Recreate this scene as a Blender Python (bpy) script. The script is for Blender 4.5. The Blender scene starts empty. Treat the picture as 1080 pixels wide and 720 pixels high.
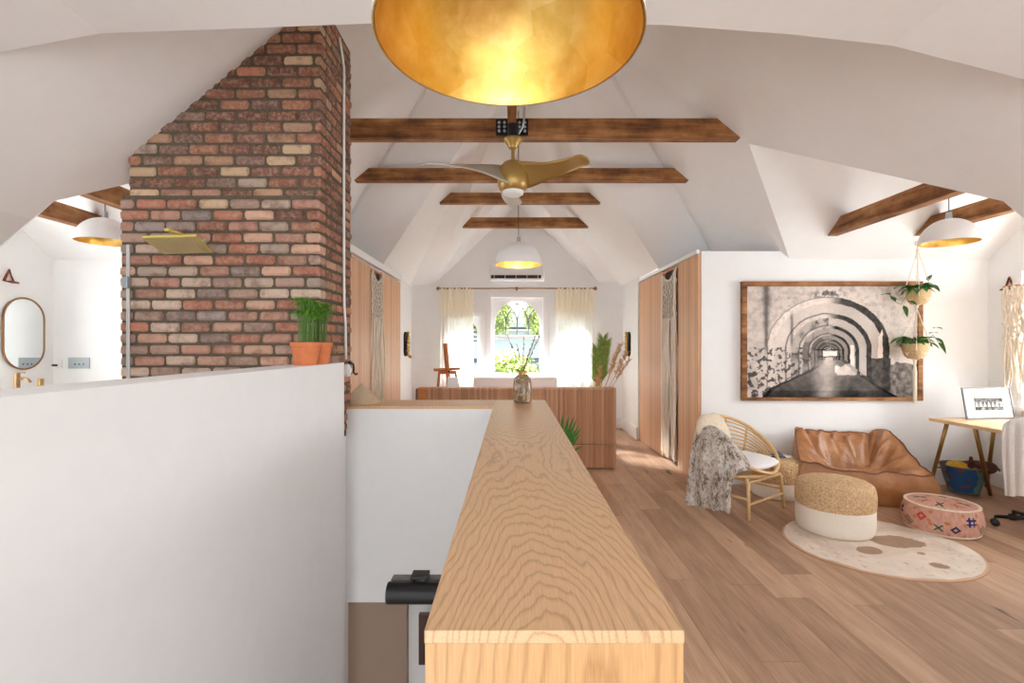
import bpy, math, random
from math import pi, sin, cos, sqrt, radians, exp, floor as fl
from mathutils import Vector, Matrix, noise
random.seed(7)
S = bpy.context.scene
COL = S.collection
F, H0 = 520.0, 1.45
def W(x, y, Y):                      # a point of the place seen at (x, y) of the 1080x720 frame, Y metres deep
    return Vector(((x-540)/F*Y, Y, H0+(364-y)/F*Y))
def sm(a, b, x):
    t = min(1, max(0, (x-a)/(b-a))); return t*t*(3-2*t)
def lerp(a, b, t): return a+(b-a)*t
def srgb(r, g, b):
    f = lambda c: (c/12.92 if c <= .04045 else ((c+.055)/1.055)**2.4)
    return (f(r/255), f(g/255), f(b/255), 1)
# ------------------------------------------------------------------ node materials
class N:
    def __init__(s, name, rough=.5, metal=0, spec=.5, base=(.8,.8,.8,1)):
        s.m = bpy.data.materials.new(name); s.m.use_nodes = True
        s.t = s.m.node_tree; s.b = s.t.nodes['Principled BSDF']
        s.b.inputs['Roughness'].default_value = rough; s.b.inputs['Metallic'].default_value = metal
        s.b.inputs['Specular IOR Level'].default_value = spec; s.b.inputs['Base Color'].default_value = base
    def n(s, kind, **kw):
        nd = s.t.nodes.new(kind)
        for k, v in kw.items(): setattr(nd, k, v)
        return nd
    def put(s, sock, v):
        if isinstance(v, bpy.types.NodeSocket): s.t.links.new(v, sock)
        else: sock.default_value = v
    def math(s, op, a, b=0.0, c=None):
        nd = s.n('ShaderNodeMath', operation=op); s.put(nd.inputs[0], a); s.put(nd.inputs[1], b)
        if c is not None: s.put(nd.inputs[2], c)
        return nd.outputs[0]
    def coord(s, kind='Object'): return s.n('ShaderNodeTexCoord').outputs[kind]
    def scale(s, vec, sc, loc=(0,0,0)):
        nd = s.n('ShaderNodeMapping'); s.put(nd.inputs['Vector'], vec); nd.inputs['Scale'].default_value = sc; nd.inputs['Location'].default_value = loc
        return nd.outputs[0]
    def noise(s, vec, scale=5, detail=3, rough=.5, dist=0, out=0):
        nd = s.n('ShaderNodeTexNoise'); s.put(nd.inputs['Vector'], vec)
        for k, v in (('Scale', scale), ('Detail', detail), ('Roughness', rough), ('Distortion', dist)): nd.inputs[k].default_value = v
        return nd.outputs[out]
    def xyz(s, vec):
        nd = s.n('ShaderNodeSeparateXYZ'); s.put(nd.inputs[0], vec); return nd.outputs
    def comb(s, x, y, z):
        nd = s.n('ShaderNodeCombineXYZ')
        for i, v in enumerate((x, y, z)): s.put(nd.inputs[i], v)
        return nd.outputs[0]
    def ramp(s, fac, stops, interp='LINEAR'):
        nd = s.n('ShaderNodeValToRGB'); nd.color_ramp.interpolation = interp; e = nd.color_ramp.elements
        while len(e) < len(stops): e.new(.5)
        for i, (p, c) in enumerate(stops): e[i].position = p; e[i].color = c
        s.put(nd.inputs[0], fac); return nd.outputs[0]
    def mix(s, fac, a, b, mode='MIX'):
        nd = s.n('ShaderNodeMix', data_type='RGBA', blend_type=mode)
        s.put(nd.inputs[0], fac); s.put(nd.inputs[6], a); s.put(nd.inputs[7], b); return nd.outputs[2]
    def attr(s, name='Col'):
        nd = s.n('ShaderNodeAttribute', attribute_name=name); return nd.outputs['Color']
    def bump(s, h, strength=.3, dist=.01):
        nd = s.n('ShaderNodeBump'); nd.inputs['Strength'].default_value = strength; nd.inputs['Distance'].default_value = dist
        s.put(nd.inputs['Height'], h); s.t.links.new(nd.outputs[0], s.b.inputs['Normal']); return s
    def col(s, c): s.put(s.b.inputs['Base Color'], c); return s
M = {}
def plain(name, rgb, rough=.5, metal=0, spec=.5, nz=0, bump=0, nscale=20):
    k = N(name, rough, metal, spec, srgb(*rgb))
    if nz or bump:
        n = k.noise(k.coord(), nscale, 4, .6)
        if nz:
            c = srgb(*rgb); d = tuple(v*(1-nz) for v in c[:3])+(1,); l = tuple(min(1, v*(1+nz)) for v in c[:3])+(1,)
            k.col(k.ramp(n, [(.3, d), (.7, l)]))
        if bump: k.bump(n, bump, .01)
    M[name] = k.m; return k.m
plain('plaster', (241,241,241), .85, spec=.2, nz=.012, bump=.03, nscale=9)
plain('trim_paint', (240,240,240), .5, spec=.4)
plain('white_plastic', (238,238,238), .35)
plain('black_metal', (18,18,19), .38, .3)
plain('black_iron', (40,38,40), .55, .3, nz=.3)
plain('brass', (190,150,78), .3, 1)
plain('tan_metal', (176,143,82), .35, .55)
plain('pale_metal', (205,200,188), .35, .55)
plain('shower_brass', (226,206,110), .35, .25)
plain('trestle_brass', (158,122,66), .35, .8)
plain('steel', (176,184,190), .35, .7)
plain('galvanised', (118,122,122), .5, .6, nz=.25)
plain('dome_white', (236,236,236), .5, spec=.3)
plain('terracotta', (214,128,84), .75, spec=.2, nz=.1)
plain('rattan', (214,176,124), .45, nz=.12, bump=.1, nscale=40)
plain('cane_light', (226,198,156), .5, nz=.1)
plain('cotton_white', (232,230,232), .95, spec=.1, nz=.03, bump=.5, nscale=30)
plain('cotton_cream', (222,208,186), .95, spec=.1, nz=.12, bump=.8, nscale=45)
plain('macrame', (234,222,206), .9, spec=.1, nz=.12, bump=.5, nscale=80)
plain('knit', (240,238,236), .95, spec=.1, nz=.05, bump=.8, nscale=90)
plain('basket', (196,166,122), .7, nz=.2, bump=.7, nscale=90)
plain('leaf', (62,116,38), .45, nz=.45, nscale=25)
plain('leaf_light', (120,178,60), .5, nz=.35, nscale=25)
plain('leaf_far', (150,166,92), .6, nz=.5, nscale=4)
plain('leaf_deep', (70,98,60), .6, nz=.5, nscale=4)
plain('palm_leaf', (122,150,62), .5, nz=.35)
plain('dried', (200,160,120), .8, nz=.25)
plain('twig', (120,104,86), .8, nz=.4, nscale=60)
plain('stem', (96,130,60), .6)
plain('bark', (90,72,58), .9, nz=.3)
plain('cone_shade', (204,182,152), .75, nz=.08)
plain('leather_seam', (122,74,42), .4); plain('leather_strap', (134,66,40), .5)
plain('gold_rod', (150,112,76), .35, .7)
plain('easel_wood', (196,126,72), .5, nz=.15)
plain('desk_oak', (222,188,146), .45, nz=.08)
plain('black_rubber', (20,20,20), .5)
plain('red_print', (196,60,50), .5); plain('green_print', (60,120,100), .5); plain('dark_print', (30,32,34), .4); plain('paper', (226,224,220), .6, nz=.15)
plain('frame_grey', (92,88,84), .4); plain('mat_white', (222,221,218), .7)
plain('cloth_yellow', (214,166,40), .9, nz=.3, nscale=40); plain('cloth_brown', (92,52,44), .9, nz=.3, nscale=40)
plain('warm_beige', (168,146,130), .85, spec=.2)
plain('dark_wood', (74,46,34), .5, nz=.2)
plain('siding_blue', (176,188,192), .8); plain('siding_dark', (72,74,84), .8); plain('lawn', (120,132,84), .9, nz=.3)
plain('bulb_glass', (255,240,210), .3)
M['bulb_glass'].node_tree.nodes['Principled BSDF'].inputs['Emission Color'].default_value = (1,.85,.6,1)
M['bulb_glass'].node_tree.nodes['Principled BSDF'].inputs['Emission Strength'].default_value = 2
plain('mirror_glass', (235,238,238), .03, 1)
k = N('clear_glass', .02); gl = k.n('ShaderNodeBsdfGlossy'); gl.inputs['Roughness'].default_value = .02; tp = k.n('ShaderNodeBsdfTransparent'); tp.inputs[0].default_value = (.985,.99,.988,1)
fz = k.n('ShaderNodeFresnel'); fz.inputs[0].default_value = 1.3; mx = k.n('ShaderNodeMixShader'); gm = k.n('ShaderNodeNewGeometry'); k.put(mx.inputs[0], k.math('MULTIPLY', fz.outputs[0], k.math('SUBTRACT', 1.0, gm.outputs['Backfacing']))); k.t.links.new(tp.outputs[0], mx.inputs[1]); k.t.links.new(gl.outputs[0], mx.inputs[2])
k.t.links.new(mx.outputs[0], k.t.nodes['Material Output'].inputs[0]); M['glass'] = k.m
k = N('lamp_diffuser', .4, base=srgb(236,236,234)); M['diffuser'] = k.m
# sheer fabric
k = N('sheer', .9, base=srgb(250,248,242)); tr = k.n('ShaderNodeBsdfTranslucent'); tr.inputs[0].default_value = srgb(252,250,244)
tp = k.n('ShaderNodeBsdfTransparent'); m1 = k.n('ShaderNodeMixShader'); m2 = k.n('ShaderNodeMixShader'); m1.inputs[0].default_value = .62; m2.inputs[0].default_value = .10
k.t.links.new(k.b.outputs[0], m1.inputs[1]); k.t.links.new(tr.outputs[0], m1.inputs[2]); k.t.links.new(m1.outputs[0], m2.inputs[1]); k.t.links.new(tp.outputs[0], m2.inputs[2])
k.t.links.new(m2.outputs[0], k.t.nodes['Material Output'].inputs[0]); M['sheer'] = k.m
k = N('cream_cloth', .9, base=srgb(254,248,234)); tr = k.n('ShaderNodeBsdfTranslucent'); tr.inputs[0].default_value = srgb(252,244,222)
m1 = k.n('ShaderNodeMixShader'); m1.inputs[0].default_value = .5
k.t.links.new(k.b.outputs[0], m1.inputs[1]); k.t.links.new(tr.outputs[0], m1.inputs[2]); k.t.links.new(m1.outputs[0], k.t.nodes['Material Output'].inputs[0]); M['cream_cloth'] = k.m
# gold leaf
k = N('gold_leaf', .36, .92); c = k.coord()
vo = k.n('ShaderNodeTexVoronoi'); k.put(vo.inputs['Vector'], c); vo.inputs['Scale'].default_value = 9
n1 = k.noise(c, 14, 5, .65); base = k.ramp(n1, [(.25, srgb(206,160,64)), (.55, srgb(222,182,96)), (.8, srgb(236,206,136))])
k.col(k.mix(.18, base, k.ramp(k.xyz(vo.outputs['Color'])[0], [(0, srgb(180,136,44)), (1, srgb(248,226,170))])))
k.put(k.b.inputs['Roughness'], k.math('MULTIPLY_ADD', n1, .25, .22)); k.bump(k.noise(c, 30, 5, .7), .12, .004); M['gold_leaf'] = k.m
# cathedral-grained oak for the counter; grain along local axis 'ax'
def oak(name, light, dark, ax=1, ring=62, cx=0, amp=.30, rough=.38, depth=.06, yf=.55, rip=.02):
    k = N(name, rough, spec=.45); o = k.xyz(k.coord()); along = o[ax]; ac = o[(ax+1) % 2] if ax < 2 else k.math('ADD', o[0], o[1])
    up = k.math('MULTIPLY', k.math('SUBTRACT', o[2], 1.012), .6) if ax < 2 else 0.0
    n2 = k.noise(k.comb(k.math('MULTIPLY', ac, 15.0), k.math('MULTIPLY', along, 3.2), 0.0), 1.0, 2.5, .55)
    n3 = k.noise(k.comb(k.math('MULTIPLY', ac, 3.0), k.math('MULTIPLY', along, .9), 4.0), 1.0, 1.5, .5)
    x = k.math('ADD', k.math('SUBTRACT', ac, cx), k.math('MULTIPLY', k.math('SUBTRACT', n3, .5), .22))
    d = k.math('ADD', k.math('MULTIPLY', k.math('SINE', k.math('MULTIPLY', k.math('ADD', along, depth), pi/yf)), amp), up)
    r = k.math('SQRT', k.math('ADD', k.math('MULTIPLY', x, x), k.math('MULTIPLY', d, d)))
    r = k.math('ADD', r, k.math('MULTIPLY', n2, rip))
    r = k.math('ADD', r, k.math('MULTIPLY', k.noise(k.comb(k.math('MULTIPLY', ac, 70.0), k.math('MULTIPLY', along, 9.0), 0.0), 1, 3), .005))
    f = k.math('FRACT', k.math('MULTIPLY', r, ring))
    band = k.ramp(f, [(0, (.1,.1,.1,1)), (.5, (.0,.0,.0,1)), (.68, (.3,.3,.3,1)), (.86, (1,1,1,1)), (1, (.1,.1,.1,1))])
    fib = k.noise(k.comb(k.math('MULTIPLY', ac, 380.0), k.math('MULTIPLY', along, 14.0), k.math('MULTIPLY', up, 420.0)), 1, 3, .6)
    fac = k.math('ADD', k.math('MULTIPLY', band, .42), k.math('MULTIPLY', k.math('SUBTRACT', fib, .35), .8))
    k.col(k.ramp(fac, [(0, srgb(*light)), (.95, srgb(*dark))]))
    k.bump(fac, .06, .003); M[name] = k.m
oak('oak_top', (226,188,146), (158,114,76), 1, 68, -.01, amp=.26, depth=.10, yf=2.6, rip=.05)
oak('oak_front', (212,168,118), (156,110,66), 2, 60, .1, amp=.12, depth=.3, yf=3.0, rip=.02)
# rustic beams
def beam_mat(name, ax):
    k = N(name, .6, spec=.3); o = k.xyz(k.coord()); v = [k.math('MULTIPLY', o[i], (1.2 if i == ax else 16.0)) for i in range(3)]
    a = k.noise(k.comb(*v), 1, 6, .65, .4); b = k.noise(k.coord(), 5, 4, .6)
    f = k.math('ADD', k.math('MULTIPLY', a, .6), k.math('MULTIPLY', b, .42))
    k.col(k.ramp(f, [(.36, srgb(72,42,24)), (.48, srgb(132,86,48)), (.58, srgb(166,116,70)), (.72, srgb(200,156,110))])); k.bump(a, .5, .01); M[name] = k.m
beam_mat('beam_x', 0); beam_mat('beam_y', 1)
plain('beam_edge', (176,128,86), .6, nz=.3, nscale=12)
# strip-faced wood (vertical strips along z); coordinate 'ax' runs across the strips
def strips(name, ax, w, a, b, rough=.45):
    k = N(name, rough, spec=.35); o = k.xyz(k.coord()); i = k.math('FLOOR', k.math('DIVIDE', o[ax], w))
    wn = k.n('ShaderNodeTexWhiteNoise', noise_dimensions='1D'); k.put(wn.inputs['W'], i)
    fr = k.math('FRACT', k.math('DIVIDE', o[ax], w)); v = [k.math('MULTIPLY', o[j], 90.0 if j == ax else 2.0) for j in range(3)]
    g = k.noise(k.comb(*v), 1, 4, .6)
    f = k.math('ADD', k.math('MULTIPLY', wn.outputs[0], .45), k.math('MULTIPLY', g, .55))
    c = k.ramp(f, [(.2, srgb(*b)), (.75, srgb(*a))])
    gr = k.math('LESS_THAN', fr, .07); k.col(k.mix(k.math('MULTIPLY', gr, .4), c, srgb(*[int(q*.6) for q in b])))
    M[name] = k.m
strips('closet_wood', 1, .026, (226,184,146), (198,148,110)); strips('tambour', 0, .027, (208,162,128), (168,120,88))
# plank floor
k = N('floor_planks', .5, spec=.35); o = k.xyz(k.coord()); PW, PL = .19, 2.1
row = k.math('FLOOR', k.math('DIVIDE', o[0], PW)); w1 = k.n('ShaderNodeTexWhiteNoise', noise_dimensions='1D'); k.put(w1.inputs['W'], row)
yy = k.math('ADD', o[1], k.math('MULTIPLY', w1.outputs[0], PL)); cell = k.math('FLOOR', k.math('DIVIDE', yy, PL))
w2 = k.n('ShaderNodeTexWhiteNoise', noise_dimensions='2D'); k.put(w2.inputs['Vector'], k.comb(row, cell, 0.0)); rnd = w2.outputs[0]
gv = k.comb(k.math('ADD', k.math('MULTIPLY', o[0], 14.0), k.math('MULTIPLY', rnd, 50.0)), k.math('MULTIPLY', o[1], 1.6), rnd)
g = k.noise(gv, 1, 6, .62, .6); fine = k.noise(k.comb(k.math('MULTIPLY', o[0], 160.0), k.math('MULTIPLY', o[1], 6.0), rnd), 1, 3)
f = k.math('ADD', k.math('ADD', k.math('MULTIPLY', rnd, .22), k.math('MULTIPLY', g, .56)), k.math('MULTIPLY', fine, .22))
c = k.ramp(f, [(.28, srgb(136,105,82)), (.43, srgb(168,134,108)), (.56, srgb(190,155,127)), (.75, srgb(212,182,154))])
kn = k.noise(k.comb(k.math('ADD', k.math('MULTIPLY', o[0], 9.0), k.math('MULTIPLY', rnd, 30.0)), k.math('MULTIPLY', o[1], 1.5), rnd), 1.0, 2.5, .6)
c = k.mix(k.ramp(kn, [(.27, (1,1,1,1)), (.31, (0,0,0,1))]), c, srgb(84,66,58))
fx = k.math('FRACT', k.math('DIVIDE', o[0], PW)); fy = k.math('FRACT', k.math('DIVIDE', yy, PL))
ln = k.math('MAXIMUM', k.math('LESS_THAN', fx, .014), k.math('LESS_THAN', fy, .0016))
k.col(k.mix(k.math('MULTIPLY', ln, .55), c, srgb(80,54,38))); k.put(k.b.inputs['Roughness'], k.math('MULTIPLY_ADD', g, .25, .36)); k.bump(k.math('SUBTRACT', k.math('MULTIPLY', g, .4), ln), .15, .004); M['floor'] = k.m
# brick, mortar
k = N('brick', .9, spec=.15); a = k.attr(); c = k.coord(); n1 = k.noise(c, 38, 5, .7); n2 = k.noise(c, 14, 3, .6)
cc = k.mix(k.ramp(n1, [(.45, (0,0,0,1)), (.62, (.75,.75,.75,1))]), a, srgb(196,170,148)); cc = k.mix(k.ramp(n2, [(.3, (.7,.7,.7,1)), (.5, (0,0,0,1))]), cc, srgb(96,62,50))
k.col(k.mix(.7, a, cc)); k.bump(n1, .8, .008); M['brick'] = k.m
plain('mortar', (104,94,80), .95, spec=.1, nz=.2, bump=.6, nscale=60)
# vertex-coloured surfaces
def vcol(name, rough=.8, bump=.0, nscale=60, sheen=0, nz=0.):
    k = N(name, rough, spec=.2); k.col(k.attr())
    if bump: k.bump(k.noise(k.coord(), nscale, 4, .7), bump, .01)
    M[name] = k.m
vcol('print'); vcol('rug_pile', .95, .5, 160); vcol('kilim', .95, .3, 120); vcol('painted_tin', .5, .1, 30)
# leather
k = N('leather', .30, spec=.5); c = k.coord(); n = k.noise(c, 5, 5, .6)
k.col(k.ramp(n, [(.25, srgb(136,88,52)), (.5, srgb(166,112,70)), (.75, srgb(192,144,98))])); k.bump(k.math('ADD', k.noise(c, 120, 3), k.math('MULTIPLY', k.noise(c, 9, 4, .6, .8), 5.0)), .22, .008); M['leather'] = k.m
# jute with loops
k = N('jute', .95, spec=.1); c = k.coord(); vo = k.n('ShaderNodeTexVoronoi'); k.put(vo.inputs['Vector'], c); vo.inputs['Scale'].default_value = 70
n = k.noise(c, 75, 4, .75); k.col(k.ramp(n, [(.3, srgb(168,130,92)), (.5, srgb(212,178,136)), (.72, srgb(240,214,180))])); k.bump(k.math('ADD', vo.outputs['Distance'], n), .8, .01); M['jute'] = k.m
plain('canvas_white', (232,222,208), .95, spec=.1, nz=.04, bump=.4, nscale=110)
# faux fur throw
k = N('fur', .95, spec=.1); c = k.scale(k.coord(), (1,1,.55)); n1 = k.noise(c, 15, 5, .7); n2 = k.noise(c, 60, 4, .7)
f = k.math('ADD', k.math('MULTIPLY', n1, .7), k.math('MULTIPLY', n2, .35)); k.col(k.ramp(f, [(.36, srgb(96,80,68)), (.45, srgb(150,134,120)), (.53, srgb(204,194,184)), (.68, srgb(230,224,218))])); k.bump(n2, 1, .02); M['fur'] = k.m
# vase glaze
k = N('glaze', .16, spec=.6); c = k.scale(k.coord(), (1,1,.6)); n = k.noise(c, 34, 4, .7, 1.0); k.col(k.ramp(n, [(.35, srgb(106,84,60)), (.5, srgb(146,122,94)), (.68, srgb(206,190,168))])); M['glaze'] = k.m
# ------------------------------------------------------------------ mesh builder
class MB:
    def __init__(s): s.v = []; s.f = []; s.mi = []; s.c = []; s.cur = 0; s.color = (1,1,1,1)
    def add(s, vs, fs, cols=None):
        n = len(s.v); s.v += [Vector(p) for p in vs]; s.c += cols if cols else [s.color]*len(vs)
        s.f += [tuple(i+n for i in q) for q in fs]; s.mi += [s.cur]*len(fs); return s
    def box(s, lo, hi, mat=None):
        x0,y0,z0 = lo; x1,y1,z1 = hi; vs = [Vector(p) for p in ((x0,y0,z0),(x1,y0,z0),(x1,y1,z0),(x0,y1,z0),(x0,y0,z1),(x1,y0,z1),(x1,y1,z1),(x0,y1,z1))]
        if mat: vs = [mat @ p for p in vs]
        return s.add(vs, [(0,3,2,1),(4,5,6,7),(0,1,5,4),(1,2,6,5),(2,3,7,6),(3,0,4,7)])
    def tube(s, pts, r, seg=8, closed=False, cap=True, flat=1.0):
        pts = [Vector(p) for p in pts]; n = len(pts); rr = r if isinstance(r, (list, tuple)) else [r]*n
        tans = []
        for i in range(n):
            a = pts[(i-1) % n] if (closed or i) else pts[0]; b = pts[(i+1) % n] if (closed or i < n-1) else pts[-1]
            t = (b-a); tans.append(t.normalized() if t.length > 1e-9 else Vector((0,0,1)))
        ref = Vector((0,0,1)) if abs(tans[0].z) < .9 else Vector((1,0,0)); u = (ref - tans[0]*ref.dot(tans[0])).normalized()
        vs = []
        for i in range(n):
            u = (u - tans[i]*u.dot(tans[i])); u = u.normalized() if u.length > 1e-6 else Vector((1,0,0)); w = tans[i].cross(u)
            for j in range(seg):
                a = 2*pi*j/seg; vs.append(pts[i] + u*cos(a)*rr[i] + w*sin(a)*rr[i]*flat)
        fs = []
        for i in range(n if closed else n-1):
            for j in range(seg): k2 = (i+1) % n; fs.append((i*seg+j, i*seg+(j+1) % seg, k2*seg+(j+1) % seg, k2*seg+j))
        if cap and not closed: fs += [tuple(range(seg))[::-1], tuple((n-1)*seg+j for j in range(seg))]
        return s.add(vs, fs)
    def lathe(s, prof, c=(0,0,0), seg=32, mat=None, fn=None, capb=False, capt=False):
        c = Vector(c); vs = []
        for (r, z) in prof:
            for j in range(seg):
                a = 2*pi*j/seg; p = Vector((r*cos(a), r*sin(a), z)); p = fn(p) if fn else p; p = mat @ p if mat else p; vs.append(c+p)
        fs = [(i*seg+j, i*seg+(j+1) % seg, (i+1)*seg+(j+1) % seg, (i+1)*seg+j) for i in range(len(prof)-1) for j in range(seg)]
        if capb: fs.append(tuple(range(seg))[::-1])
        if capt: fs.append(tuple((len(prof)-1)*seg+j for j in range(seg)))
        return s.add(vs, fs)
    def grid(s, fn, nu, nv, colfn=None, wrap=False):
        vs = [fn(i/nu, j/nv) for j in range(nv+1) for i in range(nu+(0 if wrap else 1))]; m = nu+(0 if wrap else 1)
        cols = [colfn(i/nu, j/nv) for j in range(nv+1) for i in range(m)] if colfn else None
        fs = [(j*m+i, j*m+(i+1) % m if wrap else j*m+i+1, (j+1)*m+((i+1) % m if wrap else i+1), (j+1)*m+i) for j in range(nv) for i in range(nu)]
        return s.add(vs, fs, cols)
    def quad(s, *ps): return s.add(ps, [tuple(range(len(ps)))])
    def prism(s, poly, axis, a, b):     # poly in the two other axes, extruded along axis
        def P(p, t):
            q = list(p); q.insert(axis, t); return q
        n = len(poly); vs = [P(p, a) for p in poly] + [P(p, b) for p in poly]
        return s.add(vs, [tuple(range(n))[::-1], tuple(range(n, 2*n))] + [(i, (i+1) % n, n+(i+1) % n, n+i) for i in range(n)])
    def superball(s, c, r, e=2.5, ez=2.0, seg=28, rings=16, rot=None, wob=0, seed=0):
        def fn(u, v):
            a = 2*pi*u; b = pi*(v-.5); sp = lambda t, q: math.copysign(abs(t)**(2/q), t)
            p = Vector((r[0]*sp(cos(b), ez)*sp(cos(a), e), r[1]*sp(cos(b), ez)*sp(sin(a), e), r[2]*sp(sin(b), ez)))
            if wob: p *= 1+wob*noise.noise(p*9+Vector((seed,0,0)))
            if rot: p = rot @ p
            return Vector(c)+p
        return s.grid(fn, seg, rings, wrap=True)
    def build(s, name, mats, parent=None, smooth=False, bevel=0, rel=True, seg=2, auto=False):
        me = bpy.data.meshes.new(name); off = Vector((0,0,0))
        if parent is not None and rel: off = Vector(parent['_o']) if '_o' in parent else Vector((0,0,0))
        me.from_pydata([p-off for p in s.v], [], s.f)
        for m in ([mats] if isinstance(mats, str) else mats): me.materials.append(M[m])
        me.polygons.foreach_set('material_index', s.mi)
        if any(c != (1,1,1,1) for c in s.c[:5]) or len(set(s.c[:2000])) > 1:
            at = me.color_attributes.new('Col', 'FLOAT_COLOR', 'POINT'); at.data.foreach_set('color', [x for c in s.c for x in c])
        if smooth: me.polygons.foreach_set('use_smooth', [True]*len(me.polygons))
        me.update(); o = bpy.data.objects.new(name, me); COL.objects.link(o)
        if parent is not None:
            o.parent = parent
            if '_o' in parent: o['_o'] = tuple(parent['_o'])
        if bevel:
            md = o.modifiers.new('bevel', 'BEVEL'); md.width = bevel; md.segments = seg; md.limit_method = 'ANGLE'; md.angle_limit = radians(40)
        if smooth and auto:
            md = o.modifiers.new('split', 'EDGE_SPLIT'); md.split_angle = radians(45)
        return o
def tag(o, label, cat, group=None, kind=None):
    o['label'] = label; o['category'] = cat
    if group: o['group'] = group
    if kind: o['kind'] = kind
    return o
def thing(name, label, cat, at, group=None, rot=0):
    """an Empty at the thing's base; parts given in world coordinates are stored relative to it ('_o')"""
    o = bpy.data.objects.new(name, None); COL.objects.link(o); o.location = at; o.rotation_euler.z = rot; o.empty_display_size = .1
    if not rot: o['_o'] = tuple(at)
    return tag(o, label, cat, group)
def copy_tree(o, parent=None):
    c = o.copy(); COL.objects.link(c); c.parent = parent
    for ch in o.children: copy_tree(ch, c)
    return c
def struct(name, mb, mats, **kw):
    o = mb.build(name, mats, **kw); o['kind'] = 'structure'; return o
def solid_top(name, mb, mats, label, cat, group=None, **kw):   # a thing that is one mesh, origin at its base centre
    lo = [min(p[i] for p in mb.v) for i in range(3)]; hi = [max(p[i] for p in mb.v) for i in range(3)]
    base = Vector(((lo[0]+hi[0])/2, (lo[1]+hi[1])/2, lo[2])); mb.v = [p-base for p in mb.v]
    o = mb.build(name, mats, **kw); o.location = base; return tag(o, label, cat, group)
def wall(name, axis, p0, p1, u0, u1, z0, z1, holes=(), mat='plaster'):
    """slab between p0 and p1 on 'axis', spanning u0..u1 and z0..z1 with rectangular openings"""
    mb = MB(); us = sorted({u0, u1, *[h[0] for h in holes], *[h[1] for h in holes]}); zs = sorted({z0, z1, *[h[2] for h in holes], *[h[3] for h in holes]})
    for a, b in zip(us, us[1:]):
        for c, d in zip(zs, zs[1:]):
            if any(h[0] <= a and b <= h[1] and h[2] <= c and d <= h[3] for h in holes): continue
            mb.box(*( ((p0,a,c),(p1,b,d)) if axis == 0 else ((a,p0,c),(b,p1,d)) ))
    return struct(name, mb, mat)
# ================================================================== THE SHELL
Z = lambda z: H0+z
# floor with the stairwell opening (planks run along y)
mb = MB()
for lo, hi in (((-.12,-2.6,-.4),(5.1,3.95,0)), ((-5,-2.6,-.4),(-1.2,3.56,0)), ((-5,3.60,-.4),(-.12,8.9,0)), ((-.12,3.95,-.4),(5.1,8.9,0))): mb.box(lo, hi)
struct('floor', mb, 'floor')
# ceiling: hipped main roof, two cross gables, bedroom vault and the low flat entry ceiling, mirrored about x = .1
mb = MB(); R = []
apex = (.1,1.9,3.25); hipt = (.1,3.76,3.25); hipb = (2.85,6.63,.956); we = (2.93,5.19,.885); va = (1.98,4.12,1.684); vn = (2.96,2.97,.867); ke = (3.6,2.97,.334); ks = (3.6,1.9,.334)
ng = (.1,4.49,2.665); nb = (1.95,6.56,1.025)
R.append([apex, ks, ke, vn, va, we, (2.9,6.7,.917), hipb, hipt])            # main slope
R.append([hipt, hipb, (1.95,6.63,.956), nb, ng])                            # hip face beyond
R.append([va, (5.0,4.12,1.684), (5.0,5.24,.832), (2.93,5.24,.845), we])     # far slope of the cross gable
R.append([va, vn, (5.0,2.97,.867), (5.0,4.12,1.684)])                       # near slope of the cross gable
R.append([ng, nb, (1.95,8.44,1.03), (1.9,8.66,1.05), (1.56,8.66,1.05), (.1,6.76,2.665)])
mb2 = []
for poly in R:
    mb.add([(x, y, Z(z)) for x, y, z in poly], [tuple(range(len(poly)))])
    mb.add([(.2-x, y, Z(z)) for x, y, z in poly][::-1], [tuple(range(len(poly)))])
struct('ceiling', mb, 'plaster')
# bedroom end: hip face with the small window gable cut into it
mb = MB(); gy = 8.66; hz = lambda y: 1.10+.85*(8.6-y)
yr = 8.6-1.346/.85
for sx in (1, -1):
    X = lambda x: .1+sx*x
    mb.add([(X(1.83),gy,Z(hz(gy))), (X(1.83),8.55,Z(hz(8.55))), (X(0),6.76,Z(hz(6.76))), (X(0),yr,Z(hz(yr))), (X(1.417),8.6,Z(1.10)), (X(1.417),gy,Z(hz(gy)))], [(0,1,2,3,4,5)])
    mb.add([(X(0),yr,Z(2.446)), (X(0),gy,Z(2.446)), (X(1.417),gy,Z(1.10)), (X(1.417),8.6,Z(1.10))], [(0,1,2,3)])
struct('ceiling', mb, 'plaster').name = 'ceiling_bedroom'
# flat entry ceiling and its two shallow wings
mb = MB(); za, zr, zl = 1.357, .874, 1.055
edge = [(-1.786,2.145), (-1.2,2.115), (-.6,2.08), (0,2.06), (.65,2.09), (1.2,2.15), (1.72,2.233)]
n_ = len(edge); vs = [(x,y,Z(za)) for x, y in edge]+[(x,-2.6,Z(za)) for x, y in edge]+[(x,y,Z(3.3)) for x, y in edge]
mb.add(vs, [(i,i+1,n_+i+1,n_+i) for i in range(n_-1)]+[(i,i+1,2*n_+i+1,2*n_+i) for i in range(n_-1)])
mb.quad((1.72,-2.6,Z(za)), (3.62,-2.6,Z(zr)), (3.62,2.233,Z(zr)), (1.72,2.233,Z(za)))
mb.quad((-1.786,-2.6,Z(za)), (-3.42,-2.6,Z(zl)), (-3.42,2.145,Z(zl)), (-1.786,2.145,Z(za)))
mb.quad((-3.42,2.145,Z(zl)), (-1.786,2.145,Z(za)), (-1.786,2.145,Z(3.3)), (-3.42,2.145,Z(3.3)))
mb.quad((3.62,2.233,Z(zr)), (1.72,2.233,Z(za)), (1.72,2.233,Z(3.3)), (3.62,2.233,Z(3.3)))
struct('ceiling', mb, 'plaster').name = 'ceiling_entry'
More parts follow.
